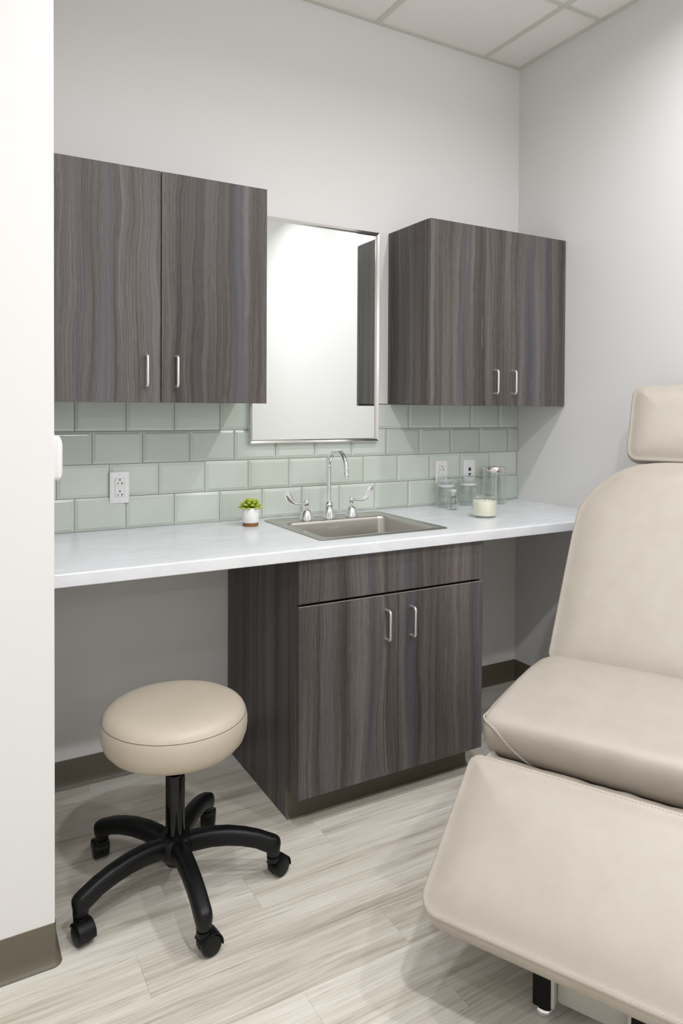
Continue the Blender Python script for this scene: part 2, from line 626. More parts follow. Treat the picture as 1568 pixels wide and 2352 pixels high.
# suspended ceiling: slab above, tiles, tee rails, wall angle
ceil = struct(link_obj('ceiling', newbox(XROOM, 0.10, YROOM, 0.10, CEIL + 0.02, CEIL + 0.08), M_CEILT))
gx = [-0.232 - 0.6105 * i for i in range(7)]
gy = [-0.510 - 0.6100 * i for i in range(7)]
xs = [0.0] + [g for g in gx if g > XROOM + 0.05] + [XROOM]
ys = [0.0] + [g for g in gy if g > YROOM + 0.05] + [YROOM]
for i in range(len(xs) - 1):
    for j in range(len(ys) - 1):
        if xs[i] <= XL and ys[j] > YP - 0.01 and ys[j + 1] > YP:
            continue
        bm = newbox(xs[i + 1] + 0.002, xs[i] - 0.002, ys[j + 1] + 0.002, ys[j] - 0.002, CEIL + 0.002, CEIL + 0.016, bev=0.002, seg=1)
        link_obj('ceiling_tile', bm, M_CEILT, ceil)
for g in xs[1:-1]:
    link_obj('tee_rail', newbox(g - 0.012, g + 0.012, YROOM, 0.0 if g > XL else YP, CEIL - 0.003, CEIL + 0.003, bev=0.0008, seg=1), M_GRID, ceil)
for g in ys[1:-1]:
    link_obj('cross_rail', newbox(XL if g > YP else XROOM, 0.0, g - 0.0118, g + 0.0118, CEIL - 0.0025, CEIL + 0.0025, bev=0.0008, seg=1), M_GRID, ceil)
link_obj('wall_angle', newbox(XL, 0.0, -0.022, 0.0, CEIL - 0.004, CEIL + 0.0025), M_GRID, ceil)
link_obj('wall_angle', newbox(-0.022, 0.0, YROOM, -0.022, CEIL - 0.004, CEIL + 0.0025), M_GRID, ceil)
link_obj('wall_angle', newbox(XROOM, XL + 0.022, YP - 0.022, YP, CEIL - 0.004, CEIL + 0.0025), M_GRID, ceil)
link_obj('wall_angle', newbox(XROOM, 0, YROOM, YROOM + 0.022, CEIL - 0.004, CEIL + 0.0025), M_GRID, ceil)


# rubber cove base swept along a path; off side is left of travel direction negative
def cove(name, path, side, cap=True):
    prof = [(0.0, 0.100), (0.0022, 0.0995), (0.003, 0.097), (0.003, 0.030), (0.0042, 0.020), (0.0075, 0.011), (0.0125, 0.0045), (0.0165, 0.0015), (0.017, 0.0), (0.0, 0.0)]
    P = [Vector(p) for p in path]
    n = len(P)
    rings = []
    for i in range(n):
        d0 = (P[i] - P[i - 1]).normalized() if i else (P[1] - P[0]).normalized()
        d1 = (P[i + 1] - P[i]).normalized() if i < n - 1 else d0
        n0, n1 = Vector((d0.y, -d0.x)) * side, Vector((d1.y, -d1.x)) * side
        m_ = (n0 + n1).normalized()
        k = 1 / max(m_.dot(n0), 0.3)
        rings.append([Vector((P[i].x + m_.x * k * o, P[i].y + m_.y * k * o, z)) for o, z in prof])
    bm = bmesh.new()
    loft(bm, rings)
    return struct(link_obj(name, bm, M_BASEB, None, True, 40))


cove('baseboard_back', [(XL, 0.0), (-1.524, 0.0)], 1)
cove('baseboard_back', [(-0.764, 0.0), (0.0, 0.0)], 1)
cove('baseboard_right', [(0.0, 0.0), (0.0, YROOM + 0.017)], 1)
cove('baseboard_left', [(XROOM + 0.017, YP)] + [(XL - 0.008 + 0.008 * sin(a), YP + 0.008 - 0.008 * cos(a)) for a in [pi / 2 * k / 6 for k in range(7)]] + [(XL, 0.0)], 1)
cove('baseboard_front', [(-0.0, YROOM), (XROOM, YROOM)], 1)
cove('baseboard_side', [(XROOM, YROOM + 0.017), (XROOM, YP - 0.017)], 1)

# backsplash: grout bed and every tile its own piece, rows stepped by a third
link_obj('grout_bed', newbox(XL, 0.0, -0.003, 0.0, ZC, 1.3765), M_GROUT, wb)
tile_cache = {}


def tile_mesh(w_, h_, cl, cr, ct):
    """cl/cr/ct: cut edge (no bevel) at left/right/top; local coords, front towards -y"""
    bm = bmesh.new()
    B = 0.0112
    g = 0.0009
    x0, x1, z0, z1 = g, w_ - g, g, h_ - g
    bl, br, bt = (0 if cl else B), (0 if cr else B), (0 if ct else B)
    D = {}
    yb, ye, ym, yf = -0.003, -0.0052, -0.0090, -0.0108

    def ring(f, y):
        return [bm.verts.new(p) for p in ((x0 + bl * f, y, z0 + B * f), (x1 - br * f, y, z0 + B * f), (x1 - br * f, y, z1 - bt * f), (x0 + bl * f, y, z1 - bt * f))]
    R = [ring(0, yb), ring(0, ye), ring(0.82, ym - 0.0004), ring(1.0, yf), ring(1.12, yf - 0.00015)]
    for a, b in zip(R, R[1:]):
        for i in range(4):
            j = (i + 1) % 4
            bm.faces.new((a[i], a[j], b[j], b[i]))
    bm.faces.new(R[-1])
    bmesh.ops.remove_doubles(bm, verts=bm.verts, dist=1e-6)
    return bm


for r in range(4):
    shift = {0: 0.0, 1: -1 / 3, 2: 1 / 3, 3: 0.0}[r]
    z0 = ZC + r * TH
    h_ = TH if r < 3 else 1.3760 - z0
    for k in range(-2, 13):
        a = TX0 + (k + shift) * TW
        b = a + TW
        ca, cb = max(a, XL + 0.001), min(b, -0.001)
        if cb - ca < 0.01:
            continue
        key = (round(cb - ca, 4), round(h_, 4), a < ca, b > cb)
        if key not in tile_cache:
            o = link_obj('tile', tile_mesh(cb - ca, h_, a < ca, b > cb, r == 3), M_TILE, wb)
            tile_cache[key] = o.data
        else:
            o = bpy.data.objects.new('tile', tile_cache[key])
            COL.objects.link(o)
            o.parent = wb
        o.location = (ca, random.uniform(-0.0004, 0.0002), z0)
        o.rotation_euler = (random.uniform(-0.002, 0.002), 0, random.uniform(-0.0015, 0.0015))
# metal edge strip finishing the top of the tile between the cabinets
struct(link_obj('trim_1', newbox(XL, 0.0, -0.0112, 0.0, 1.3765, 1.3790), M_FRAME))

# ------------------------------------------------------------------ ceiling lamps; last two are added for fill
pos_words = {0: 'recessed round ceiling lamp nearest the right wall above the chair headrest',
             1: 'recessed round ceiling lamp above the rolling stool',
             2: 'recessed round ceiling lamp by the right wall beyond the foot of the chair',
             3: 'recessed round ceiling lamp straight above the viewpoint',
             4: 'added recessed round fill lamp in front of the white partition',
             5: 'added recessed round fill lamp in the far left corner of the room'}
for i, (lx, ly) in enumerate(LAMPS):
    t = thing('ceiling_lamp', pos_words[i], 'lamp', (lx, ly, CEIL), 0, 'recessed ceiling lamps')
    bm = lathe(bmesh.new(), [(0.078, 0.003), (0.098, 0.003), (0.098, -0.005), (0.092, -0.009), (0.080, -0.009), (0.078, -0.006)], seg=40, close=True)
    link_obj('trim_ring', bm, M_PLAS, t, True, 40)
    bm = lathe(bmesh.new(), [(0, -0.0045), (0.0775, -0.0045), (0.0775, 0.001), (0, 0.001)], seg=40)
    link_obj('lens', bm, M_LENS, t)
    lo = bpy.data.objects.new('lamp_light', lamp_light(LAMP_W[i]))
    COL.objects.link(lo)
    lo.parent = t
    lo.location = (0, 0, -0.012)


# added fixture behind the viewpoint, unseen, brightens the ceiling and wall tops
t = thing('added_fill_lamp', 'added white up-lighting fill fixture behind the viewpoint, brightening the ceiling', 'lamp', (-1.5, YROOM, 1.95))
bm = bmesh.new()
for k, (dx, y1_, z_) in enumerate(((0.17, 0.012, -0.10),)):
    loft(bm, [[Vector((-0.13, 0.0, -0.10)), Vector((0.13, 0.0, -0.10)), Vector((0.13, 0.05, -0.10)), Vector((-0.13, 0.05, -0.10))],
              [Vector((-0.18, 0.0, 0.05)), Vector((0.18, 0.0, 0.05)), Vector((0.18, 0.13, 0.05)), Vector((-0.18, 0.13, 0.05))]])
link_obj('shade', bm, M_PLAS, t)
link_obj('lens', newbox(-0.165, 0.165, 0.012, 0.118, 0.0505, 0.054), M_LENS, t)
ld = bpy.data.lights.new('fill_uplight', 'AREA')
ld.shape = 'RECTANGLE'
ld.size, ld.size_y = 0.32, 0.10
ld.energy = FILL_UP_W
ld.color = LAMP_COL
lo = bpy.data.objects.new('fill_uplight', ld)
COL.objects.link(lo)
lo.parent = t
lo.location = (0, 0.075, 0.075)
lo.rotation_euler = (rad(180 - 38), 0, 0)

# ------------------------------------------------------------------ cabinets
def handle(parent, x, ydoor, zc, L=0.1, stand=0.030, r=0.0045):
    pts = []
    y0, y1 = ydoor, ydoor - stand
    rr = 0.010
    h = L / 2
    pts.append((x, y0, zc + h))
    pts.append((x, y1 + rr, zc + h))
    for k in range(1, 7):
        a = pi / 2 * k / 6
        pts.append((x, y1 + rr - rr * sin(a), zc + h - rr + rr * cos(a)))
    for k in range(0, 7):
        a = pi / 2 * k / 6
        pts.append((x, y1 + rr - rr * cos(a), zc - h + rr - rr * sin(a)))
    pts.append((x, y0, zc - h))
    bm = tube(bmesh.new(), pts, r, 14)
    return link_obj('handle', bm, M_NICKEL, parent, True, 50)


def panel(name, parent, x0, x1, y0, y1, z0, z1, bev=0.0008, m=None):
    return link_obj(name, newbox(x0, x1, y0, y1, z0, z1, bev=bev, seg=1), m or M_LAM, parent)


def door(parent, x0, x1, yb, yf, z0, z1, hx, hz, yoff=0.0):
    d = panel('door', parent, x0, x1, yf, yb, z0, z1)
    handle(d, hx, yf, hz)
    return d


def wall_cabinet(label, x0, x1, joint, hl, hr, gap=0.0014):
    t = thing('wall_cabinet', label, 'cabinet', (0, 0, 0), 0, 'laminate wall cabinets')
    z0, z1 = 1.3716, 2.1363
    yb, yf = -0.2925, -0.3130
    th = 0.018
    # carcass panels; the back stands off 11 mm where tile runs behind
    panel('side_panel', t, x0, x0 + th, yb + 0.0005, -0.0012, z0 + 0.008, z1)
    panel('side_panel', t, x1 - th, x1, yb + 0.0005, -0.0012, z0 + 0.008, z1)
    panel('top_panel', t, x0 + th, x1 - th, yb + 0.0005, -0.0012, z1 - th, z1)
    panel('bottom_panel', t, x0 + th, x1 - th, yb + 0.0005, -0.0125, z0 + 0.008, z0 + 0.008 + th)
    panel('back_panel', t, x0 + th, x1 - th, -0.0185, -0.0125, z0 + 0.008 + th, z1 - th)
    door(t, x0 + 0.0006, joint - gap, yb - 0.0015, yf, z0, z1 - 0.0015, hl, 1.475)
    door(t, joint + gap, x1 - 0.0006, yb - 0.0015, yf, z0, z1 - 0.0015, hr, 1.475)
    return t


wall_cabinet('dark grey wood-grain wall cabinet on the left, hanging above the rolling stool beside the mirror', XL + 0.002, -1.4933, -1.873, -1.924, -1.824)
wall_cabinet('dark grey wood-grain wall cabinet in the right corner, above the glass jars', -0.7725, -0.0015, -0.376, -0.430, -0.327, 0.0005)

BX0, BX1 = -1.5225, -0.7650
bc = thing('base_cabinet', 'dark grey wood-grain sink cabinet with two doors standing under the counter', 'cabinet')
th = 0.018
ZB = 0.872


def side(x0, x1):
    bm = bmesh.new()
    pr = [(-0.0015, 0.0), (-0.5435, 0.0), (-0.5435, 0.1), (-0.6195, 0.1), (-0.6195, ZB), (-0.0015, ZB)]
    loft(bm, [[Vector((x, y, z)) for y, z in pr] for x in (x0, x1)])
    bmesh.ops.bevel(bm, geom=list(bm.edges), offset=0.0006, segments=1, affect='EDGES')
    return link_obj('side_panel', bm, M_LAM, bc)


side(BX0, BX0 + th)
side(BX1 - th, BX1)
panel('back_panel', bc, BX0 + th, BX1 - th, -0.010, -0.004, 0.1, ZB)
panel('bottom_panel', bc, BX0 + th, BX1 - th, -0.6195, -0.010, 0.1, 0.1 + th)
panel('front_rail', bc, BX0 + th, BX1 - th, -0.6195, -0.6015, ZB - 0.035, ZB)
panel('mid_rail', bc, BX0 + th, BX1 - th, -0.6195, -0.6015, 0.700, 0.745, m=M_BLACKP)
panel('toe_board', bc, BX0 + th, BX1 - th, -0.5420, -0.5260, 0.0, 0.1)
# rubber cove on the toe board
bm = bmesh.new()
prof = [(-0.5437, 0.099), (-0.5462, 0.0985), (-0.5468, 0.096), (-0.5468, 0.030), (-0.5480, 0.019), (-0.5515, 0.010), (-0.5560, 0.004), (-0.5610, 0.0006), (-0.5437, 0.0006)]
loft(bm, [[Vector((x, y, z)) for y, z in prof] for x in (BX0, BX1)])
link_obj('toe_kick_cove', bm, M_BASEB, bc, True, 35)
df = panel('false_drawer_front', bc, BX0 + 0.001, BX1 - 0.001, -0.6400, -0.6205, 0.7295, ZB - 0.001)
jx = -1.140
d1 = door(bc, BX0 + 0.001, jx - 0.0007, -0.6205, -0.6400, 0.1005, 0.7200, -1.1925, 0.6205)
d2 = door(bc, jx + 0.0007, BX1 - 0.001, -0.6205, -0.6400, 0.1005, 0.7200, -1.0895, 0.6195)
for d, a, b in ((d1, BX0 + 0.001, jx - 0.0007), (d2, jx + 0.0007, BX1 - 0.001)):
    link_obj('edge_band', newbox(a, b, -0.6399, -0.6365, 0.7200, 0.7208), M_CORE, d)

# ------------------------------------------------------------------ counter with sink cut-out
SX0, SX1, SY0, SY1 = -1.403, -0.860, -0.562, -0.066   # sink rim
ct = bmesh.new()
cx0, cx1, cy0, cy1 = XL + 0.001, -0.001, -0.658, -0.001
hx0, hx1, hy0, hy1 = SX0 + 0.022, SX1 - 0.022, SY0 + 0.018, SY1 - 0.05
zt, zb = ZC, 0.8725
fr = 0.006


outer_prof = [(0.0, zb + 0.002), (-0.0, zt - fr)]
ot = [(cx0, cy0 + fr), (cx1, cy0 + fr), (cx1, cy1), (cx0, cy1)]
it = [(hx0, hy0), (hx1, hy0), (hx1, hy1), (hx0, hy1)]
To = [ct.verts.new((*p, zt)) for p in ot]
Ti = [ct.verts.new((*p, zt)) for p in it]
Bo = [ct.verts.new((*p, zb)) for p in [(cx0, cy0 + 0.002), (cx1, cy0 + 0.002), (cx1, cy1), (cx0, cy1)]]
Bi = [ct.verts.new((*p, zb)) for p in it]
for i in range(4):
    j = (i + 1) % 4
    ct.faces.new((To[i], To[j], Ti[j], Ti[i]))
    ct.faces.new((Bo[j], Bo[i], Bi[i], Bi[j]))
    ct.faces.new((Ti[i], Ti[j], Bi[j], Bi[i]))
    if i:
        if i == 2:
            ct.faces.new((To[i], Bo[i], Bo[j], To[j]))
prev = (To[0], To[1])
endL, endR = [To[0]], [To[1]]
for k in range(1, 6):
    a = pi / 2 * k / 5
    y, z = cy0 + fr - fr * sin(a), zt - fr + fr * cos(a)
    p = (ct.verts.new((cx0, y, z)), ct.verts.new((cx1, y, z)))
    ct.faces.new((prev[1], prev[0], p[0], p[1]))
    prev = p
    endL.append(p[0])
    endR.append(p[1])
p = (ct.verts.new((cx0, cy0, zb + 0.002)), ct.verts.new((cx1, cy0, zb + 0.002)))
ct.faces.new((prev[1], prev[0], p[0], p[1]))
endL.append(p[0])
endR.append(p[1])
ct.faces.new((p[1], p[0], Bo[0], Bo[1]))
ct.faces.new(endL + [Bo[0], Bo[3], To[3]])
ct.faces.new((endR + [Bo[1], Bo[2], To[2]])[::-1])
co = link_obj('countertop', ct, M_COUNTER, None, True, 25)
co['label'] = 'long white counter with faint grey streaks running wall to wall over the sink cabinet'
co['category'] = 'counter'

# ------------------------------------------------------------------ sink
sk = thing('sink', 'square drop-in stainless steel sink set into the white counter', 'sink', ((SX0 + SX1) / 2, (SY0 + SY1) / 2, ZC))
hw, hh = (SX1 - SX0) / 2, (SY1 - SY0) / 2


def rrect(x0, x1, y0, y1, r, seg=10):
    return round_poly([(x0, y0), (x1, y0), (x1, y1), (x0, y1)], r, seg)


def srect(x0, x1, y0, y1, r, seg=10):
    """rounded rect with exactly 4*(seg+1) pts"""
    out = []
    for cx_, cy_, a0 in ((x0 + r, y0 + r, pi), (x1 - r, y0 + r, 1.5 * pi), (x1 - r, y1 - r, 0), (x0 + r, y1 - r, pi / 2)):
        for k in range(seg + 1):
            a = a0 + pi / 2 * k / seg
            out.append((cx_ + r * cos(a), cy_ + r * sin(a)))
    return out


bx0, bx1, by0, by1 = -hw + 0.040, hw - 0.046, -hh + 0.036, hh - 0.115   # bowl opening
bm = bmesh.new()
rings = []


def rim(i_, z, r):
    rings.append([Vector((x, y, z)) for x, y in srect(-hw + i_, hw - i_, -hh + i_, hh - i_, r)])


rim(0.001, 0.0004, 0.020)
rim(0.0, 0.0012, 0.021)
rim(0.002, 0.0030, 0.020)
rim(0.007, 0.0046, 0.017)
rim(0.011, 0.0046, 0.014)
rim(0.015, 0.0030, 0.012)


def bowl(g, z, r, d=0):
    rings.append([Vector((x, y, z)) for x, y in srect(bx0 + g - d, bx1 - g + d, by0 + g - d, by1 - g + d, r)])


bowl(-0.008, 0.0030, 0.045)
bowl(-0.002, 0.0022, 0.040)
bowl(0.001, -0.002, 0.038)
bowl(0.0025, -0.010, 0.037)
bowl(0.006, -0.120, 0.036)
bowl(0.012, -0.146, 0.040)
bowl(0.026, -0.160, 0.045)
bowl(0.060, -0.165, 0.050)
cxb, cyb = (bx0 + bx1) / 2, (by0 + by1) / 2
rings.append([Vector((cxb + 0.05 * cos(a), cyb + 0.05 * sin(a), -0.168)) for a in [math.atan2(p.y - cyb, p.x - cxb) for p in rings[-1]]])
rings.append([Vector((cxb + 0.03 * cos(a), cyb + 0.03 * sin(a), -0.172)) for a in [math.atan2(p.y - cyb, p.x - cxb) for p in rings[-1]]])
loft(bm, rings, cap0=False)
so = link_obj('basin', bm, M_STEEL, sk, True, 60)
sm = so.modifiers.new('thick', 'SOLIDIFY')
sm.thickness = 0.001
sm.offset = -1
bm = lathe(bmesh.new(), [(0, -0.1695), (0.022, -0.1695), (0.030, -0.168), (0.040, -0.1655), (0.042, -0.1665)], cxb, cyb, 0, 32)
link_obj('drain_strainer', bm, M_CHROME, sk, True, 40)
# ribbed highlights on the right rim ledge
# etched maker mark on the rear bowl wall
tx = bpy.data.curves.new('etched_mark', 'FONT')
tx.body = 'ELKAY'
tx.size = 0.0105
tx.space_character = 1.15
tx.shear = 0.2
tx.extrude = 0.00015
tx.align_x = 'CENTER'
tx.align_y = 'CENTER'
to = bpy.data.objects.new('etched_mark_curve', tx)
COL.objects.link(to)
bpy.context.view_layer.update()
me = bpy.data.meshes.new_from_object(to)
bpy.data.objects.remove(to)
me.materials.clear()
me.materials.append(M_ENG)
mo = bpy.data.objects.new('etched_mark', me)
COL.objects.link(mo)
mo.parent = sk
mo.rotation_euler = (rad(90), 0, 0)
mo.scale = (1.35, 1, 1)
mo.location = (-1.144 - sk.location.x, by1 - 0.0046, -0.030)
mo['label'] = 'pale etched lettering on the bowl wall'

# ------------------------------------------------------------------ faucet (widespread, wrist blades)
fz = ZC + 0.0032
fa = thing('faucet', 'chrome gooseneck faucet with two wrist-blade handles standing on the sink deck', 'faucet', (-1.144, -0.140, fz))
bm = lathe(bmesh.new(), [(0.0, 0.0), (0.0262, 0.0), (0.0268, 0.002), (0.0262, 0.004), (0.0248, 0.008), (0.022, 0.020), (0.0175, 0.033), (0.0145, 0.040), (0.0130, 0.0425),
                         (0.0150, 0.0445), (0.0166, 0.048), (0.0166, 0.056), (0.0150, 0.060), (0.0100, 0.064), (0.0095, 0.066), (0.0, 0.066)], seg=40)
link_obj('spout_base', bm, M_CHROME, fa, True, 50)
pts = [(0, 0, 0.060), (0, 0, 0.10), (0, 0, 0.15), (0, 0, 0.195)]
R = 0.070
for k in range(1, 25):
    a = pi * k / 24 * 0.97
    pts.append((0, -R + R * cos(a), 0.200 + R * sin(a) * 1.05))
last = pts[-1]
pts.append((0, last[1] - 0.001, last[2] - 0.016))
bm = tube(bmesh.new(), pts, 0.0088, 20)
link_obj('spout', bm, M_CHROME, fa, True, 50)
e = pts[-1]
bm = lathe(bmesh.new(), [(0, 0.002), (0.0092, 0.002), (0.0102, 0.0), (0.0102, -0.019), (0.0092, -0.021), (0.0065, -0.021), (0.006, -0.018), (0, -0.018)], e[0], e[1], e[2], 28)
link_obj('aerator', bm, M_CHROME, fa, True, 40)


def blade(sx, xo, name='handle'):
    h = lathe(bmesh.new(), [(0.0, 0.0), (0.0278, 0.0), (0.0285, 0.002), (0.0278, 0.0045), (0.0262, 0.009), (0.0225, 0.022), (0.0175, 0.034), (0.0125, 0.0405), (0.0075, 0.042), (0.0045, 0.0425), (0.0045, 0.056), (0, 0.056)], xo, 0, 0, 40)
    hb = link_obj('handle_base', h, M_CHROME, fa, True, 50)
    b = lathe(bmesh.new(), [(0, 0.0545), (0.0088, 0.0545), (0.0098, 0.056), (0.0098, 0.076), (0.0088, 0.0775), (0, 0.0775)], xo, 0, 0, 28)
    # paddle: flat strip swept out and up
    path = [(0.006, 0.0), (0.020, 0.0005), (0.034, -0.0005), (0.048, -0.0010), (0.058, 0.002), (0.067, 0.009), (0.075, 0.019), (0.082, 0.031), (0.088, 0.042), (0.0915, 0.049), (0.0935, 0.053)]
    wid = [0.0042, 0.0040, 0.0040, 0.0050, 0.0072, 0.0098, 0.0120, 0.0134, 0.0130, 0.0100, 0.003]
    thk = [0.0042, 0.0040, 0.0036, 0.0030, 0.0025, 0.0022, 0.0020, 0.0020, 0.0020, 0.0018, 0.0012]
    P = [Vector((xo + sx * p[0], -p[0] * 0.10, 0.066 + p[1])) for p in path]
    rr = []
    for i, p in enumerate(P):
        t = (P[min(i + 1, len(P) - 1)] - P[max(i - 1, 0)]).normalized()
        side_ = Vector((0, 1, 0))
        nrm = t.cross(side_).normalized()
        ring = []
        for k in range(16):
            a = 2 * pi * k / 16
            ring.append(p + nrm * (wid[i] * cos(a)) + side_ * (thk[i] * sin(a)))
        rr.append(ring)
    loft(b, rr)
    link_obj('wrist_blade', b, M_CHROME, fa, True, 50)


blade(-1, -0.101)
blade(1, 0.105)

# ------------------------------------------------------------------ mirror
mt = thing('mirror', 'rectangular wall mirror in a slim polished steel frame above the sink', 'mirror', (-1.1415, -0.0118, 1.670))
mw, mh, fw = 0.3035, 0.4560, 0.0140
sec = [(0.0, 0.0), (0.0, -0.0190), (0.0025, -0.0225), (0.0105, -0.0190), (0.0140, -0.0155), (0.0140, 0.0)]  # (inset, y)
cor = [(-mw, -mh), (mw, -mh), (mw, mh), (-mw, mh)]
for i in range(4):
    a, b = Vector(cor[i]), Vector(cor[(i + 1) % 4])
    t = (b - a).normalized()
    inn = Vector((-t.y, t.x))
    bm = bmesh.new()
    r0 = [Vector((*(a + inn * s + t * (s + 0.0002)), 0)) for s, y in sec]
    r1 = [Vector((*(b + inn * s - t * (s + 0.0002)), 0)) for s, y in sec]
    r0 = [Vector((v_.x, sec[k][1], v_.y)) for k, v_ in enumerate(r0)]
    r1 = [Vector((v_.x, sec[k][1], v_.y)) for k, v_ in enumerate(r1)]
    loft(bm, [r0, r1])
    link_obj('frame_rail', bm, M_FRAME, mt)
link_obj('mirror_glass', newbox(-mw + fw + 0.0002, mw - fw - 0.0002, -0.0095, -0.0055, -mh + fw + 0.0002, mh - fw - 0.0002), M_MIRROR, mt)
link_obj('backing_board', newbox(-mw + fw + 0.0002, mw - fw - 0.0002, -0.0055, -0.0008, -mh + fw + 0.0002, mh - fw - 0.0002), M_BLACKP, mt)


# ------------------------------------------------------------------ outlets and data plate
def plate_base(t, hx=0.035, hz=0.0575):
    bm = bmesh.new()
    loft(bm, [[Vector((x, y, z)) for x, z in srect(-hx + i_, hx - i_, -hz + i_, hz - i_, 0.003, 4)] for i_, y in ((0, 0), (0, -0.0025), (0.0018, -0.0046), (0.0045, -0.0056))])
    return link_obj('cover_plate', bm, M_PLAS, t, True, 30)


def screw(t, z):
    bm = bmesh.new()
    lathe(bm, [(0, -0.0008), (0.0024, -0.0006), (0.0028, 0.0)], seg=16, mx=Matrix.Translation((0, -0.0056, z)) @ Matrix.Rotation(rad(90), 4, 'X') @ Matrix.Scale(-1, 4, (0, 0, 1)))
    sc_ = link_obj('screw', bm, M_INSERT, t, True, 40)
    b2 = newbox(-0.0022, 0.0022, -0.0003, 0.0, -0.0003, 0.0003)
    s2 = link_obj('slot', b2, mat_grey, sc_)
    s2.location = (0, -0.00642, z)
    s2.rotation_euler = (0, rad(40), 0)


mat_grey = mat('grey_mark', (0.28, 0.28, 0.28), 0.6)


def outlet(label, x, z):
    t = thing('wall_outlet', label, 'outlet', (x, -0.0113, z), 0, 'white duplex outlets on the tile')
    plate_base(t)
    bm = bmesh.new()
    loft(bm, [[Vector((x_, y, z_)) for x_, z_ in srect(-0.0165 + i_, 0.0165 - i_, -0.0335 + i_, 0.0335 - i_, 0.002, 3)] for i_, y in ((0, -0.0050), (0, -0.0066), (0.0008, -0.0072))])
    ins = link_obj('receptacle', bm, M_INSERT, t, True, 30)
    # shadow gap round the insert
    bm = bmesh.new()
    loft(bm, [[Vector((x_, y, z_)) for x_, z_ in srect(-0.0172, 0.0172, -0.0342, 0.0342, 0.0025, 3)] for y in (-0.0050, -0.0058)])
    link_obj('gap', bm, mat_grey, t)
    yy = -0.0073
    for s in (1, -1):
        zc_ = 0.0207 if s > 0 else -0.0207
        bm = lathe(bmesh.new(), [(0, 0), (0.0026, 0)], seg=14, mx=Matrix.Translation((0.0006, yy, zc_ + 0.0075)) @ Matrix.Rotation(rad(90), 4, 'X'))
        bmesh.ops.solidify(bm, geom=bm.faces[:], thickness=0.0002)
        link_obj('ground_hole', bm, M_SLOT, ins)
        link_obj('slot', newbox(-0.0072, -0.0050, yy - 0.0002, yy, zc_ - 0.0088, zc_ - 0.0020), M_SLOT, ins)
        bm = newbox(0.0058, 0.0080, yy - 0.0002, yy, zc_ - 0.0094, zc_ - 0.0010)
        box(bm, 0.0080, 0.0132, yy - 0.0002, yy, zc_ - 0.0062, zc_ - 0.0044)
        link_obj('slot', bm, M_SLOT, ins)
    link_obj('reset_button', newbox(-0.0070, 0.0075, yy - 0.0008, yy, 0.0012, 0.0056, bev=0.0003, seg=1), M_PLAS, ins)
    link_obj('test_button', newbox(-0.0070, 0.0075, yy - 0.0006, yy, -0.0062, -0.0018, bev=0.0003, seg=1), M_PLAS, ins)
    link_obj('indicator_lamp', newbox(-0.0128, -0.0112, yy - 0.0002, yy, 0.0285, 0.0300), mat_grey, ins)
    screw(t, 0.0480)
    screw(t, -0.0480)
    return t


outlet('white duplex wall outlet on the tile left of the potted succulent', -1.944, 1.063)
outlet('white duplex wall outlet on the tile behind the left glass jar', -0.478, 1.059)
t = thing('data_plate', 'white wall plate with two dark blue network ports behind the right glass jar', 'wall plate', (-0.3125, -0.0113, 1.060))
plate_base(t)
for zc_ in (0.0115, -0.0150):
    bm = newbox(-0.0068, 0.0068, -0.0068, -0.0050, zc_ - 0.0090, zc_ + 0.0070, bev=0.0006, seg=1)
    p_ = link_obj('network_port', bm, M_BLUE, t)
    p_['label'] = 'dark blue network port'
    link_obj('port_opening', newbox(-0.0045, 0.0045, -0.0071, -0.0068, zc_ - 0.0068, zc_ + 0.0018), M_SLOT, p_)
    for k, dx in enumerate((-0.004, -0.0015, 0.0018, 0.004)):
        link_obj('printed_tick', newbox(dx - 0.0008, dx + 0.0008, -0.00575, -0.0055, zc_ + 0.0112, zc_ + 0.0122), mat_grey, t)
screw(t, 0.0480)
screw(t, -0.0480)

# white rounded device on the return wall, seen edge-on
sn = thing('wall_sensor', 'white rounded plastic sensor on the edge of the left wall, seen side-on', 'sensor', (XL + 0.0006, -0.772, 1.2275))
hy, hz = 0.040, 0.0555


def sens_ring(x, i_, bulge=0):
    return [Vector((x + bulge * (1 - (z / hz) ** 2), y, z)) for y, z in srect(-hy + i_, hy - i_, -hz + i_, hz - i_, 0.012, 6)]


bm = bmesh.new()
loft(bm, [sens_ring(0, 0), sens_ring(0.0055, 0, 0.0050), sens_ring(0.0062, 0.0010, 0.0050)])
link_obj('back_housing', bm, M_PLAS, sn, True, 35)
bm = bmesh.new()
loft(bm, [sens_ring(0.0062, 0.0003, 0.0051), sens_ring(0.0118, 0.0003, 0.0080), sens_ring(0.0140, 0.0015, 0.0085), sens_ring(0.0156, 0.005, 0.0088), sens_ring(0.0163, 0.012, 0.009)])
link_obj('front_cover', bm, M_PLAS, sn, True, 35)

# ------------------------------------------------------------------ potted succulent
ps = thing('potted_succulent', 'small green succulent in a white pot with a brown wooden foot on the counter', 'plant', (-1.490, -0.157, ZC))
bm = lathe(bmesh.new(), [(0, 0.0005), (0.0285, 0.0005), (0.0292, 0.0012), (0.0296, 0.0135), (0.0, 0.0135)], seg=48)
link_obj('wooden_foot', bm, M_POTWOOD, ps, True, 40)
bm = lathe(bmesh.new(), [(0, 0.0136), (0.0300, 0.0136), (0.0312, 0.0150), (0.0325, 0.0690), (0.0318, 0.0700), (0.0304, 0.0690), (0.0298, 0.060), (0, 0.060)], seg=48)
link_obj('pot', bm, M_CERAM, ps, True, 40)
bm = lathe(bmesh.new(), [(0, 0.0715), (0.018, 0.070), (0.0295, 0.0655), (0.0300, 0.0610), (0, 0.0610)], seg=32)
link_obj('soil', bm, M_SOIL, ps, True, 60)


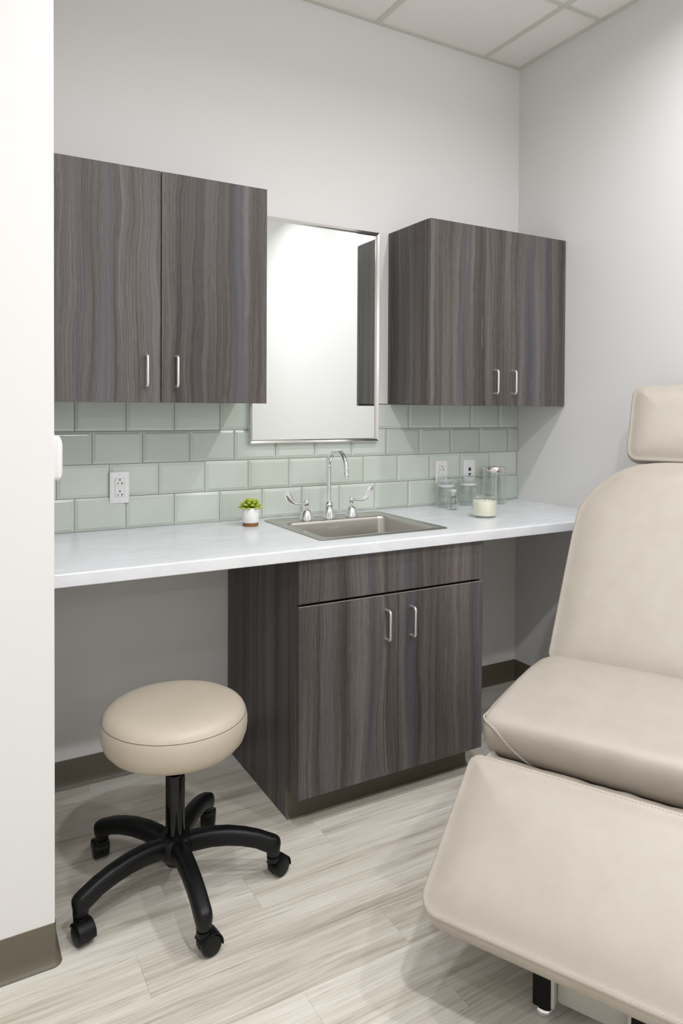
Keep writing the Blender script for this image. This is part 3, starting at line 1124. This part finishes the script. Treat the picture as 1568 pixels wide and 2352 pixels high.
def leaf_mesh():
    bm = bmesh.new()
    prof = [(0.0, 0.28), (0.12, 0.42), (0.3, 0.72), (0.5, 0.95), (0.68, 1.0), (0.82, 0.85), (0.92, 0.55), (0.975, 0.25)]
    rings = []
    for t_, w_ in prof:
        ring = []
        for k in range(10):
            a = 2 * pi * k / 10
            yy = cos(a) * w_ * 0.21
            zz = sin(a) * (0.11 if sin(a) < 0 else 0.055) * (0.5 + 0.5 * w_) + 0.10 * (t_ - 0.15) ** 2
            zz += 0.25 * yy * yy
            ring.append(Vector((t_, yy, zz)))
        rings.append(ring)
    R_ = loft(bm, rings, True, False)
    tip = bm.verts.new((1.03, 0, 0.115))
    for k in range(10):
        bm.faces.new((R_[-1][k], R_[-1][(k + 1) % 10], tip))
    return bm


leaf0 = None
tiers = [(9, 0.043, -2, 0.0690, 0.0), (9, 0.041, 12, 0.0725, 0.35), (8, 0.036, 30, 0.0755, 0.1), (7, 0.031, 46, 0.0780, 0.5), (6, 0.025, 60, 0.0800, 0.2), (4, 0.021, 74, 0.0835, 0.6), (2, 0.018, 84, 0.0850, 0.1)]
link_obj('stem', tube(bmesh.new(), [(0, 0, 0.066), (0, 0, 0.088)], [0.009, 0.006], 12), M_LEAF, ps, True, 50)
for n_, L, el, zz, ph in tiers:
    for k in range(n_):
        if leaf0 is None:
            o = link_obj('leaf', leaf_mesh(), M_LEAF, ps, True, 60)
            leaf0 = o
        else:
            o = leaf0.copy()
            COL.objects.link(o)
            o.parent = ps
        az = 2 * pi * (k + ph) / n_ + random.uniform(-0.12, 0.12)
        e_ = rad(el + random.uniform(-4, 4))
        l_ = L * random.uniform(0.93, 1.05)
        o.rotation_euler = (0, -e_, az)
        o.scale = (l_, l_ * 1.12, l_ * 1.1)
        o.location = (0.004 * cos(az), 0.004 * sin(az), zz)


# ------------------------------------------------------------------ glassware on the counter
def glass_lathe(name, outer, inner, parent, seg=64, mtl=None):
    prof = outer + inner[::-1]
    return link_obj(name, lathe(bmesh.new(), prof, seg=seg), mtl or M_GLASS, parent, True, 35)


def candy_jar(label, x, y):
    t = thing('glass_jar', label, 'jar', (x, y, ZC + 0.0004), 0, 'clear glass jars with round lids')
    glass_lathe('body', [(0, 0.0), (0.042, 0.0), (0.0460, 0.003), (0.0475, 0.008), (0.0475, 0.080), (0.0455, 0.088), (0.0405, 0.092), (0.0395, 0.096), (0.0400, 0.104)],
                [(0, 0.0055), (0.041, 0.0055), (0.0445, 0.010), (0.0448, 0.079), (0.0430, 0.0855), (0.0380, 0.0895), (0.0370, 0.096), (0.0375, 0.104)], t)
    bm = lathe(bmesh.new(), [(0.0402, 0.0935), (0.0415, 0.0935), (0.0420, 0.1045), (0.0402, 0.1045)], seg=64, close=True)
    link_obj('seal_ring', bm, M_FROST, t, True, 40)
    # lid: flange plus hollow knob
    glass_lathe('lid', [(0, 0.1050), (0.036, 0.1050), (0.0440, 0.1052), (0.0452, 0.1068), (0.0440, 0.1085), (0.0350, 0.1100), (0.0320, 0.1130), (0.0345, 0.1180), (0.0375, 0.1250), (0.0365, 0.1330), (0.0310, 0.1385), (0.018, 0.1410), (0, 0.1415)],
                [(0, 0.1075), (0.030, 0.1080), (0.0290, 0.1130), (0.0315, 0.1190), (0.0345, 0.1255), (0.0330, 0.1315), (0.0280, 0.1355), (0.016, 0.1378), (0, 0.1382)], t)
    return t


candy_jar('left of the two clear glass jars with a round glass lid, behind the small bottle', -0.505, -0.078)
candy_jar('right of the two clear glass jars with a round glass lid, below the data plate', -0.372, -0.072)

t = thing('apothecary_jar', 'tall straight clear glass jar with a flat steel lid in the counter corner', 'jar', (-0.224, -0.090, ZC + 0.0004))
glass_lathe('body', [(0, 0.0), (0.050, 0.0), (0.0545, 0.003), (0.0558, 0.009), (0.0558, 0.150), (0.0545, 0.156)],
            [(0, 0.0060), (0.048, 0.0060), (0.0520, 0.011), (0.0530, 0.150), (0.0520, 0.156)], t)
bm = lathe(bmesh.new(), [(0.0545, 0.1505), (0.0572, 0.1505), (0.0575, 0.152), (0.0575, 0.172), (0.0560, 0.1745), (0.045, 0.1765), (0.0, 0.178), (0.0, 0.1570), (0.0545, 0.1570)], seg=64)
lid = link_obj('lid', bm, M_FRAME, t, True, 35)
bm = lathe(bmesh.new(), [(0, 0.1778), (0.0055, 0.1778), (0.0035, 0.1805), (0.0030, 0.1850), (0.0045, 0.1875), (0.0048, 0.1900), (0.0030, 0.1925), (0, 0.1930)], seg=20)
link_obj('knob', bm, M_CHROME, lid, True, 50)

t = thing('glass_bottle', 'small clear glass bottle with a stopper in front of the two lidded jars', 'bottle', (-0.538, -0.176, ZC + 0.0004))
glass_lathe('body', [(0, 0.0), (0.0205, 0.0), (0.0225, 0.002), (0.0230, 0.005), (0.0235, 0.044), (0.0215, 0.053), (0.0150, 0.059), (0.0105, 0.063), (0.0100, 0.072), (0.0125, 0.074), (0.0128, 0.0765)],
            [(0, 0.005), (0.0185, 0.005), (0.0205, 0.008), (0.0210, 0.043), (0.0190, 0.051), (0.0130, 0.057), (0.0078, 0.062), (0.0075, 0.073), (0.0085, 0.0765)], t, 40)
bm = lathe(bmesh.new(), [(0, 0.0640), (0.0068, 0.0640), (0.0073, 0.0740), (0.0075, 0.0770), (0.0105, 0.0775), (0.0145, 0.0830), (0.0145, 0.0875), (0.0110, 0.0910), (0, 0.0920)], seg=32)
link_obj('stopper', bm, M_FROST, t, True, 40)

t = thing('candle_jar', 'cream wax candle in an open clear glass jar at the right of the sink', 'candle', (-0.551, -0.400, ZC + 0.0004))
glass_lathe('jar', [(0, 0.0), (0.0400, 0.0), (0.0475, 0.003), (0.0510, 0.010), (0.0515, 0.018), (0.0515, 0.066), (0.0500, 0.073), (0.0440, 0.078), (0.0390, 0.080), (0.0375, 0.083), (0.0385, 0.088), (0.0375, 0.091)],
            [(0, 0.0050), (0.0400, 0.0050), (0.0465, 0.009), (0.0488, 0.018), (0.0489, 0.065), (0.0475, 0.0705), (0.0420, 0.0750), (0.0365, 0.0775), (0.0350, 0.083), (0.0360, 0.0905)], t)
bm = lathe(bmesh.new(), [(0, 0.0054), (0.0396, 0.0054), (0.0462, 0.0094), (0.0486, 0.0184), (0.0487, 0.064), (0.0478, 0.0675), (0.0455, 0.0665), (0.020, 0.0655), (0, 0.0655)], seg=64)
wx = link_obj('wax', bm, M_WAX, t, True, 40)
link_obj('wick', tube(bmesh.new(), [(0, 0, 0.065), (0, 0, 0.070), (0.001, 0.0, 0.0745), (0.003, 0.001, 0.077)], 0.0009, 8), M_WICK, t, True, 50)

# ------------------------------------------------------------------ rolling stool
SXc, SYc = -1.9385, -0.7060
st = thing('rolling_stool', 'round beige vinyl rolling stool on a black five-arm caster base', 'stool', (SXc, SYc, 0))
prof = [(0, 0.402), (0.13, 0.402), (0.158, 0.404), (0.178, 0.411), (0.1915, 0.426), (0.1985, 0.446), (0.2010, 0.464), (0.2008, 0.480), (0.1985, 0.493), (0.1968, 0.4972),
        (0.1955, 0.5005), (0.1915, 0.5085), (0.1840, 0.5165), (0.172, 0.5235), (0.155, 0.5290), (0.130, 0.5325), (0.09, 0.5345), (0.04, 0.535), (0, 0.535)]
bm = lathe(bmesh.new(), prof, seg=96)
seat = link_obj('seat', bm, M_VINYL, st, True, 80)
ringp = [(0.1968 * cos(2 * pi * k / 160), 0.1968 * sin(2 * pi * k / 160), 0.4976) for k in range(160)]
link_obj('seam', tube(bmesh.new(), ringp, 0.00065, 6, closed=True), M_PORE, seat, True)
link_obj('seat_plate', lathe(bmesh.new(), [(0, 0.372), (0.030, 0.372), (0.034, 0.378), (0.034, 0.392), (0.090, 0.396), (0.090, 0.4015), (0, 0.4015)], seg=40), M_BLACKP, st, True, 40)
link_obj('gas_rod', lathe(bmesh.new(), [(0, 0.30), (0.014, 0.30), (0.014, 0.372), (0, 0.372)], seg=28), M_BLACKG, st, True, 40)
link_obj('column', lathe(bmesh.new(), [(0, 0.075), (0.0262, 0.075), (0.0266, 0.320), (0.0255, 0.326), (0.0215, 0.330), (0.016, 0.331), (0, 0.331)], seg=48), M_BLACKG, st, True, 40)
hub = lathe(bmesh.new(), [(0, 0.068), (0.018, 0.068), (0.024, 0.072), (0.027, 0.082), (0.042, 0.095), (0.050, 0.108), (0.052, 0.125), (0.050, 0.142), (0.044, 0.152), (0.034, 0.1565), (0.0275, 0.157), (0, 0.157)], seg=48)
base = link_obj('hub', hub, M_BLACK, st, True, 60)
ARMS = [52.3, 124.3, 196.3, 268.3, 340.3]
# heading in which each caster trails behind its stem, and by how much
TR = {52.3: (65, 0.020), 124.3: (92, 0.018), 196.3: (-72, 0.012), 268.3: (8, 0.014), 340.3: (22, 0.022)}


def arm_mesh():
    bm = bmesh.new()
    # centre line (r, z), half height, half width
    st_ = [(0.030, 0.128, 0.0235, 0.023), (0.060, 0.134, 0.0250, 0.024), (0.100, 0.1385, 0.0245, 0.0235), (0.145, 0.1370, 0.0235, 0.0230), (0.190, 0.1300, 0.0225, 0.0225),
           (0.230, 0.1190, 0.0220, 0.0222), (0.258, 0.1060, 0.0235, 0.0222), (0.274, 0.0990, 0.0240, 0.0222), (0.285, 0.0945, 0.0228, 0.0205), (0.2920, 0.0915, 0.0190, 0.0160), (0.2950, 0.0900, 0.012, 0.0095)]
    rings = []
    for i, (r, z, hh_, hw_) in enumerate(st_):
        a, b = st_[max(i - 1, 0)], st_[min(i + 1, len(st_) - 1)]
        sl = math.atan2(b[1] - a[1], b[0] - a[0]) * (0.9 if i < 6 else 0.45)
        ring = []
        for k in range(28):
            t_ = 2 * pi * k / 28
            cx_, sz_ = cos(t_), sin(t_)
            ex = 0.50
            yy = math.copysign(abs(cx_) ** ex, cx_) * hw_
            zz = math.copysign(abs(sz_) ** (ex if sz_ < 0 else 0.85), sz_) * hh_
            if sz_ > 0:
                yy *= 1 - 0.10 * sz_
            ring.append(Vector((r - zz * sin(sl), yy, z + zz * cos(sl))))
        rings.append(ring)
    loft(bm, rings)
    # boss for the caster stem at the end
    lathe(bm, [(0, 0.066), (0.0170, 0.066), (0.0195, 0.070), (0.0195, 0.098), (0, 0.098)], 0.276, 0, 0, 28)
    return bm


def wheel_mesh(sgn):
    prof_ = [(0, 0.0), (0.0245, 0.0), (0.0265, 0.0018), (0.0270, 0.005), (0.0268, 0.0130), (0.0250, 0.0165), (0.0215, 0.0180), (0.0195, 0.0184), (0, 0.0190)]
    bm = bmesh.new()
    lathe(bm, prof_, seg=40, mx=Matrix.Rotation(rad(90) * sgn, 4, 'X'))
    return bm


arm0 = None
kit = {}
for a_ in ARMS:
    ar = rad(a_)
    if arm0 is None:
        am = link_obj('arm', arm_mesh(), M_BLACK, st, True, 60)
        arm0 = am
    else:
        am = arm0.copy()
        COL.objects.link(am)
        am.parent = st
    am.rotation_euler = (0, 0, ar)
    cxw, cyw = 0.276 * cos(ar), 0.276 * sin(ar)
    # caster: hood + two wheels + stem; swivels about the stem, wheel centre trails 18 mm
    h_ang = rad(TR[a_][0])
    tr = Vector((cos(h_ang), sin(h_ang), 0))
    ax = Vector((-tr.y, tr.x, 0))
    trail = tr * TR[a_][1]
    cb_ = bmesh.new()
    # hood: partial drum over the top and the outer side
    n_ = 22
    W_ = 0.0225
    prof_o, prof_i = [], []
    Mx = Matrix((tr, ax, Vector((0, 0, 1)))).transposed()
    rings = []
    for k in range(n_ + 1):
        th_ = rad(-12 + 172 * k / n_)
        c_, s_ = cos(th_), sin(th_)
        ring = []
        for rr_, yy in ((0.0280, -W_), (0.0305, -W_ * 0.94), (0.0310, 0), (0.0305, W_ * 0.94), (0.0280, W_), (0.0278, 0)):
            ring.append(Mx @ Vector((rr_ * c_, yy, rr_ * s_)) + Vector((cxw, cyw, 0.0272)) + trail)
        rings.append(ring)
    loft(cb_, rings)
    # solid web between the wheels
    lathe(cb_, [(0, -0.0030), (0.0245, -0.0030), (0.0245, 0.0030), (0, 0.0030)], seg=28,
          mx=Matrix.Translation(Vector((cxw, cyw, 0.0272)) + trail) @ Matrix((tr, Vector((0, 0, 1)), ax)).transposed().to_4x4())
    lathe(cb_, [(0, 0.050), (0.0175, 0.050), (0.0185, 0.053), (0.0185, 0.0640), (0, 0.0640)], cxw, cyw, 0, 24)
    cs = link_obj('caster', cb_, M_BLACK, st, True, 45)
    link_obj('stem', lathe(bmesh.new(), [(0, 0.0605), (0.0055, 0.0605), (0.0055, 0.0680), (0, 0.0680)], cxw, cyw, 0, 14), M_CHROME, cs, True, 40)
    for sg in (1, -1):
        wm = bmesh.new()
        lathe(wm, [(0, 0.0035), (0.0245, 0.0035), (0.0262, 0.0050), (0.0265, 0.008), (0.0264, 0.0170), (0.0248, 0.0205), (0.0210, 0.0222), (0.0190, 0.0226), (0, 0.0234)], seg=40,
              mx=Matrix.Translation(Vector((cxw, cyw, 0.0272)) + trail) @ Matrix((tr, Vector((0, 0, 1)), ax * sg)).transposed().to_4x4())
        link_obj('wheel', wm, M_BLACK, cs, True, 40)

# ------------------------------------------------------------------ exam chair
A = rad(206.9)
L0 = 1.45
lv = Vector((-cos(rad(26.9)), -sin(rad(26.9)), 0))
wv = Vector((-sin(rad(26.9)), cos(rad(26.9)), 0))
org = lv * 1.272 + wv * (-0.849)
ch = thing('exam_chair', 'beige vinyl reclining exam chair with stitched cushions filling the right foreground', 'chair', org, A)
YW = 0.31                 # half width


def X(l):
    return l - L0


# seat: side profile (x,z) extruded across with softly rounded ends
sp = [(1.300, 0.480), (1.715, 0.480), (1.748, 0.4835), (1.778, 0.4960), (1.800, 0.5140), (1.816, 0.5370), (1.826, 0.5620), (1.830, 0.5820), (1.828, 0.5960), (1.820, 0.6065), (1.806, 0.6140), (1.785, 0.6180),
      (1.70, 0.6260), (1.60, 0.6320), (1.50, 0.6330), (1.40, 0.6280), (1.330, 0.6190), (1.305, 0.6120), (1.290, 0.6000), (1.283, 0.5850), (1.280, 0.5600), (1.283, 0.5100), (1.288, 0.4900)]
spo = resample([(X(a), b) for a, b in sp], 0.02)
nm = normals2d(spo)
O = [Vector(p) for p in spo]
bm = bmesh.new()
rings = []
endp = [(0.0, 0.024), (0.0030, 0.0120), (0.0075, 0.0055), (0.014, 0.0020), (0.022, 0.0004), (0.030, 0.0)]
for y_, ins in endp:
    rings.append([Vector(((O[i] - nm[i] * ins).x, -YW + y_, (O[i] - nm[i] * ins).y)) for i in range(len(O))])
for k in range(1, 12):
    yy = -YW + 0.03 + (2 * YW - 0.06) * k / 12
    cr = 0.004 * (1 - ((k - 6) / 6) ** 2)
    rings.append([Vector((O[i].x, yy, O[i].y + (cr if O[i].y > 0.59 else 0))) for i in range(len(O))])
for y_, ins in endp[::-1]:
    rings.append([Vector(((O[i] - nm[i] * ins).x, YW - y_, (O[i] - nm[i] * ins).y)) for i in range(len(O))])
loft(bm, rings)
xr = X(1.280)
for v_ in bm.verts:      # plan view: the rear corners are cut back in a soft curve
    u_ = max(0.0, min(1.0, (xr + 0.13 - v_.co.x) / 0.13))
    v_.co.y *= 1 - 0.085 * u_ ** 2.2
seat = link_obj('seat', bm, M_VINYLC, ch, True, 75)
# side seam welt: along the side, then curving down over the front corner
for sg in (-1, 1):
    pts = []
    for t_ in (1.36, 1.45, 1.55, 1.65, 1.74, 1.795):
        pts.append(Vector((X(t_), sg * (YW - 0.0045), 0.6070 + 0.012 * (1 - ((t_ - 1.55) / 0.25) ** 2))))
    fr_pts = [(1.8175, 0.0045, 0.6065), (1.8265, 0.0120, 0.6010), (1.8305, 0.0280, 0.5930), (1.8315, 0.0440, 0.5810), (1.8300, 0.0600, 0.5650), (1.8250, 0.0760, 0.5480), (1.8180, 0.0920, 0.5330), (1.8060, 0.1060, 0.5170), (1.7900, 0.1180, 0.5030), (1.7700, 0.1280, 0.4910)]
    for l_, dy, z_ in fr_pts:
        pts.append(Vector((X(l_), sg * (YW - dy), z_)))
    # smooth
    sm_ = [pts[0]]
    for i in range(len(pts) - 1):
        p0, p1, p2, p3 = pts[max(i - 1, 0)], pts[i], pts[i + 1], pts[min(i + 2, len(pts) - 1)]
        for k in range(1, 5):
            u_ = k / 4
            sm_.append(0.5 * ((2 * p1) + (p2 - p0) * u_ + (2 * p0 - 5 * p1 + 4 * p2 - p3) * u_ ** 2 + (3 * p1 - p0 - 3 * p2 + p3) * u_ ** 3))
    link_obj('welt', tube(bmesh.new(), sm_, 0.0023, 8), M_VINYLC, seat, True)
    up = Vector((0.9, 0, 0.43)).normalized()
    bm = bmesh.new()
    off_ = [p + Vector((0.0014, -sg * 0.0062, 0.0016)) for p in sm_[20:]]
    stitches(bm, off_, up, 0.0042, 0.0028, 0.0008)
    s_ = link_obj('stitching', bm, M_THREAD, seat)
    s_['kind'] = 'stuff'


def plane_map(P, ang_t, sgn=1):
    """a = across (y), b = up the cushion, h = out of the cushion"""
    tx_, tz_ = -cos(ang_t), sin(ang_t)
    nx_, nz_ = sin(ang_t), cos(ang_t)

    def f(a, b, h):
        return Vector((X(P[0]) + tx_ * b + nx_ * h, a, P[1] + tz_ * b + nz_ * h))
    return f, Vector((nx_, 0, nz_))


def stitched(parent, outline, f, n_, inset=0.0078, h=0.0006):
    nm_ = normals2d(outline)
    pts_ = [f(*(Vector(p) - nm_[i] * inset), h) for i, p in enumerate(outline)]
    pts_.append(pts_[0])
    bm_ = bmesh.new()
    stitches(bm_, pts_, n_, 0.0042, 0.0030, 0.0007)
    o_ = link_obj('stitching', bm_, M_THREAD, parent)
    o_['kind'] = 'stuff'


# backrest
angB = math.atan2(0.391, 0.286)
fB, nB = plane_map((1.306, 0.613), angB)
left = [(-YW, 0.0), (-YW, 0.40), (-YW + 0.003, 0.485), (-YW + 0.011, 0.527), (-YW + 0.027, 0.558), (-YW + 0.045, 0.589), (-YW + 0.066, 0.618), (-YW + 0.090, 0.643), (-YW + 0.118, 0.666), (-YW + 0.152, 0.685), (-YW + 0.194, 0.698), (-YW + 0.245, 0.7055), (-0.02, 0.7080)]
rightp = [(-a, b) for a, b in left]
# chaikin-like smoothing of the upper curve keeps bottom corners rounded


def smooth_closed(P, it=2, keep=()):
    P = [Vector(p) for p in P]
    for _ in range(it):
        Q = []
        n_ = len(P)
        for i in range(n_):
            a, b = P[i], P[(i + 1) % n_]
            Q += [a * 0.75 + b * 0.25, a * 0.25 + b * 0.75]
        P = Q
    return [(p.x, p.y) for p in P]


poly = [(YW - 0.03, -0.035), (YW, -0.005), (YW, 0.02)] + rightp[1:] + left[::-1][:-1] + [(-YW, 0.02), (-YW, -0.005), (-YW + 0.03, -0.035)]
outB = resample(smooth_closed(poly, 2), 0.012)
bm = bmesh.new()
cushion(bm, outB, 0.075, fB, crown=0.020, edge=0.012)
br = link_obj('backrest', bm, M_VINYLC, ch, True, 75)
stitched(br, outB, fB, nB)

# headrest
angH = rad(68)
fH, nH = plane_map((0.885, 1.190), angH)
outH = resample(round_poly([(-0.180, -0.008), (0.078, -0.008), (0.076, 0.274), (-0.178, 0.274)], 0.042, 10), 0.010)
bm = bmesh.new()
cushion(bm, outH, 0.058, fH, crown=0.020, edge=0.013, low=0.03, fall=0.030)
hr = link_obj('headrest', bm, M_VINYLC, ch, True, 75)
stitched(hr, outH, fH, nH)
# headrest support bars into the back
bm = bmesh.new()
for yy in (-0.09, 0.0):
    tube(bm, [fH(yy, 0.10, -0.062), fH(yy, 0.02, -0.070), fB(yy, 0.66, -0.082), fB(yy, 0.50, -0.082)], 0.007, 12)
link_obj('headrest_bracket', bm, M_CHROME, ch, True, 50)

# legrest
angL = math.atan2(0.187, 0.250)
fL, nL = plane_map((2.150, 0.348), angL)
outL = resample(round_poly([(-YW, -0.021), (YW, -0.021), (YW, 0.333), (-YW, 0.333)], [0.045, 0.045, 0.030, 0.030], 10), 0.010)
bm = bmesh.new()
cushion(bm, outL, 0.088, fL, crown=0.022, edge=0.013, low=0.03)
lr = link_obj('legrest', bm, M_VINYLC, ch, True, 75)
stitched(lr, outL, fL, nL)
# upholstered flap bridging legrest and seat
bm = bmesh.new()
fp = [(1.895, 0.470), (1.893, 0.500), (1.880, 0.5230), (1.855, 0.5260), (1.820, 0.5190), (1.785, 0.5010), (1.755, 0.4850), (1.72, 0.4740), (1.68, 0.4700), (1.67, 0.4600), (1.76, 0.4600), (1.85, 0.4600)]
fpo = resample([(X(a), b) for a, b in fp[::-1]], 0.015)
nmf = normals2d(fpo)
Of = [Vector(p) for p in fpo]
rings = []
FW = 0.280
for y_, ins in ((0, 0.010), (0.004, 0.003), (0.010, 0.0)):
    rings.append([Vector(((Of[i] - nmf[i] * ins).x, -FW + y_, (Of[i] - nmf[i] * ins).y)) for i in range(len(Of))])
for k in range(1, 20):
    yy = -FW + 0.01 + (2 * FW - 0.02) * k / 20
    wob = 0.0012 * sin(k * 1.3) + 0.0008 * sin(k * 2.9 + 1)
    rings.append([Vector((o_.x, yy, o_.y + wob)) for o_ in Of])
for y_, ins in ((0.010, 0.0), (0.004, 0.003), (0, 0.010)):
    rings.append([Vector(((Of[i] - nmf[i] * ins).x, FW - y_, (Of[i] - nmf[i] * ins).y)) for i in range(len(Of))])
loft(bm, rings)
link_obj('knee_flap', bm, M_VINYLC, ch, True, 75)

# upholstery was drawn slightly undersize: bring it to its real size and seat height
CS, CZ = 1.09, -0.1212
UPH = Matrix.Translation((0, 0, CZ)) @ Matrix.Scale(CS, 4)
for o in [c for c in COL.objects if c.parent is ch or (c.parent is not None and c.parent.parent is ch)]:
    o.data.transform(UPH)

# base: ivory steel body on four black posts with round chrome feet
PXF, PXR = 0.603, -0.27
YF = 0.104
link_obj('base_body', newbox(PXR + 0.03, PXF - 0.004, -(YF - 0.027), YF - 0.027, 0.031, 0.200, bev=0.006), M_WHITEP, ch, True, 40)
link_obj('lift_column', newbox(-0.14, 0.27, -0.072, 0.072, 0.2005, 0.3775, bev=0.006), M_BLACKP, ch, True, 40)
link_obj('seat_frame', newbox(-0.14, 0.32, -0.20, 0.20, 0.378, 0.4015, bev=0.003), M_BLACKP, ch, True, 40)
bm = bmesh.new()
for yy in (-0.15, 0.15):
    tube(bm, [Vector((0.26, yy, 0.390))] + [UPH @ p for p in (Vector((X(1.80), yy, 0.430)), fL(yy, 0.26, -0.105), fL(yy, 0.05, -0.105))], 0.012, 10)
link_obj('legrest_arm', bm, M_BLACKP, ch, True, 40)
bm = bmesh.new()
for yy in (-0.18, 0.18):
    tube(bm, [Vector((-0.10, yy, 0.390))] + [UPH @ p for p in (fB(yy, -0.03, -0.11), fB(yy, 0.10, -0.095), fB(yy, 0.50, -0.09))], 0.013, 10)
link_obj('back_arm', bm, M_BLACKP, ch, True, 40)
for px_ in (PXF, PXR):
    for sg in (-1, 1):
        ya, yb_ = sorted((sg * (YF + 0.020), sg * (YF - 0.020)))
        link_obj('post', newbox(px_ - 0.020, px_ + 0.020, ya, yb_, 0.0235, 0.190, bev=0.003), M_BLACKP, ch, True, 40)
        a_, b_ = sorted((sg * (YF - 0.0205), sg * (YF - 0.0275)))
        link_obj('post_bracket', newbox(px_ - 0.016, px_ + 0.016, a_, b_, 0.030, 0.185), M_WHITEP, ch)
        bm = lathe(bmesh.new(), [(0, 0.0), (0.014, 0.0), (0.0185, 0.003), (0.0205, 0.008), (0.0195, 0.014), (0.0140, 0.019), (0.006, 0.021), (0.005, 0.026), (0, 0.026)], px_ - 0.002, sg * YF, 0, 32)
        link_obj('foot', bm, M_CHROME, ch, True, 50)
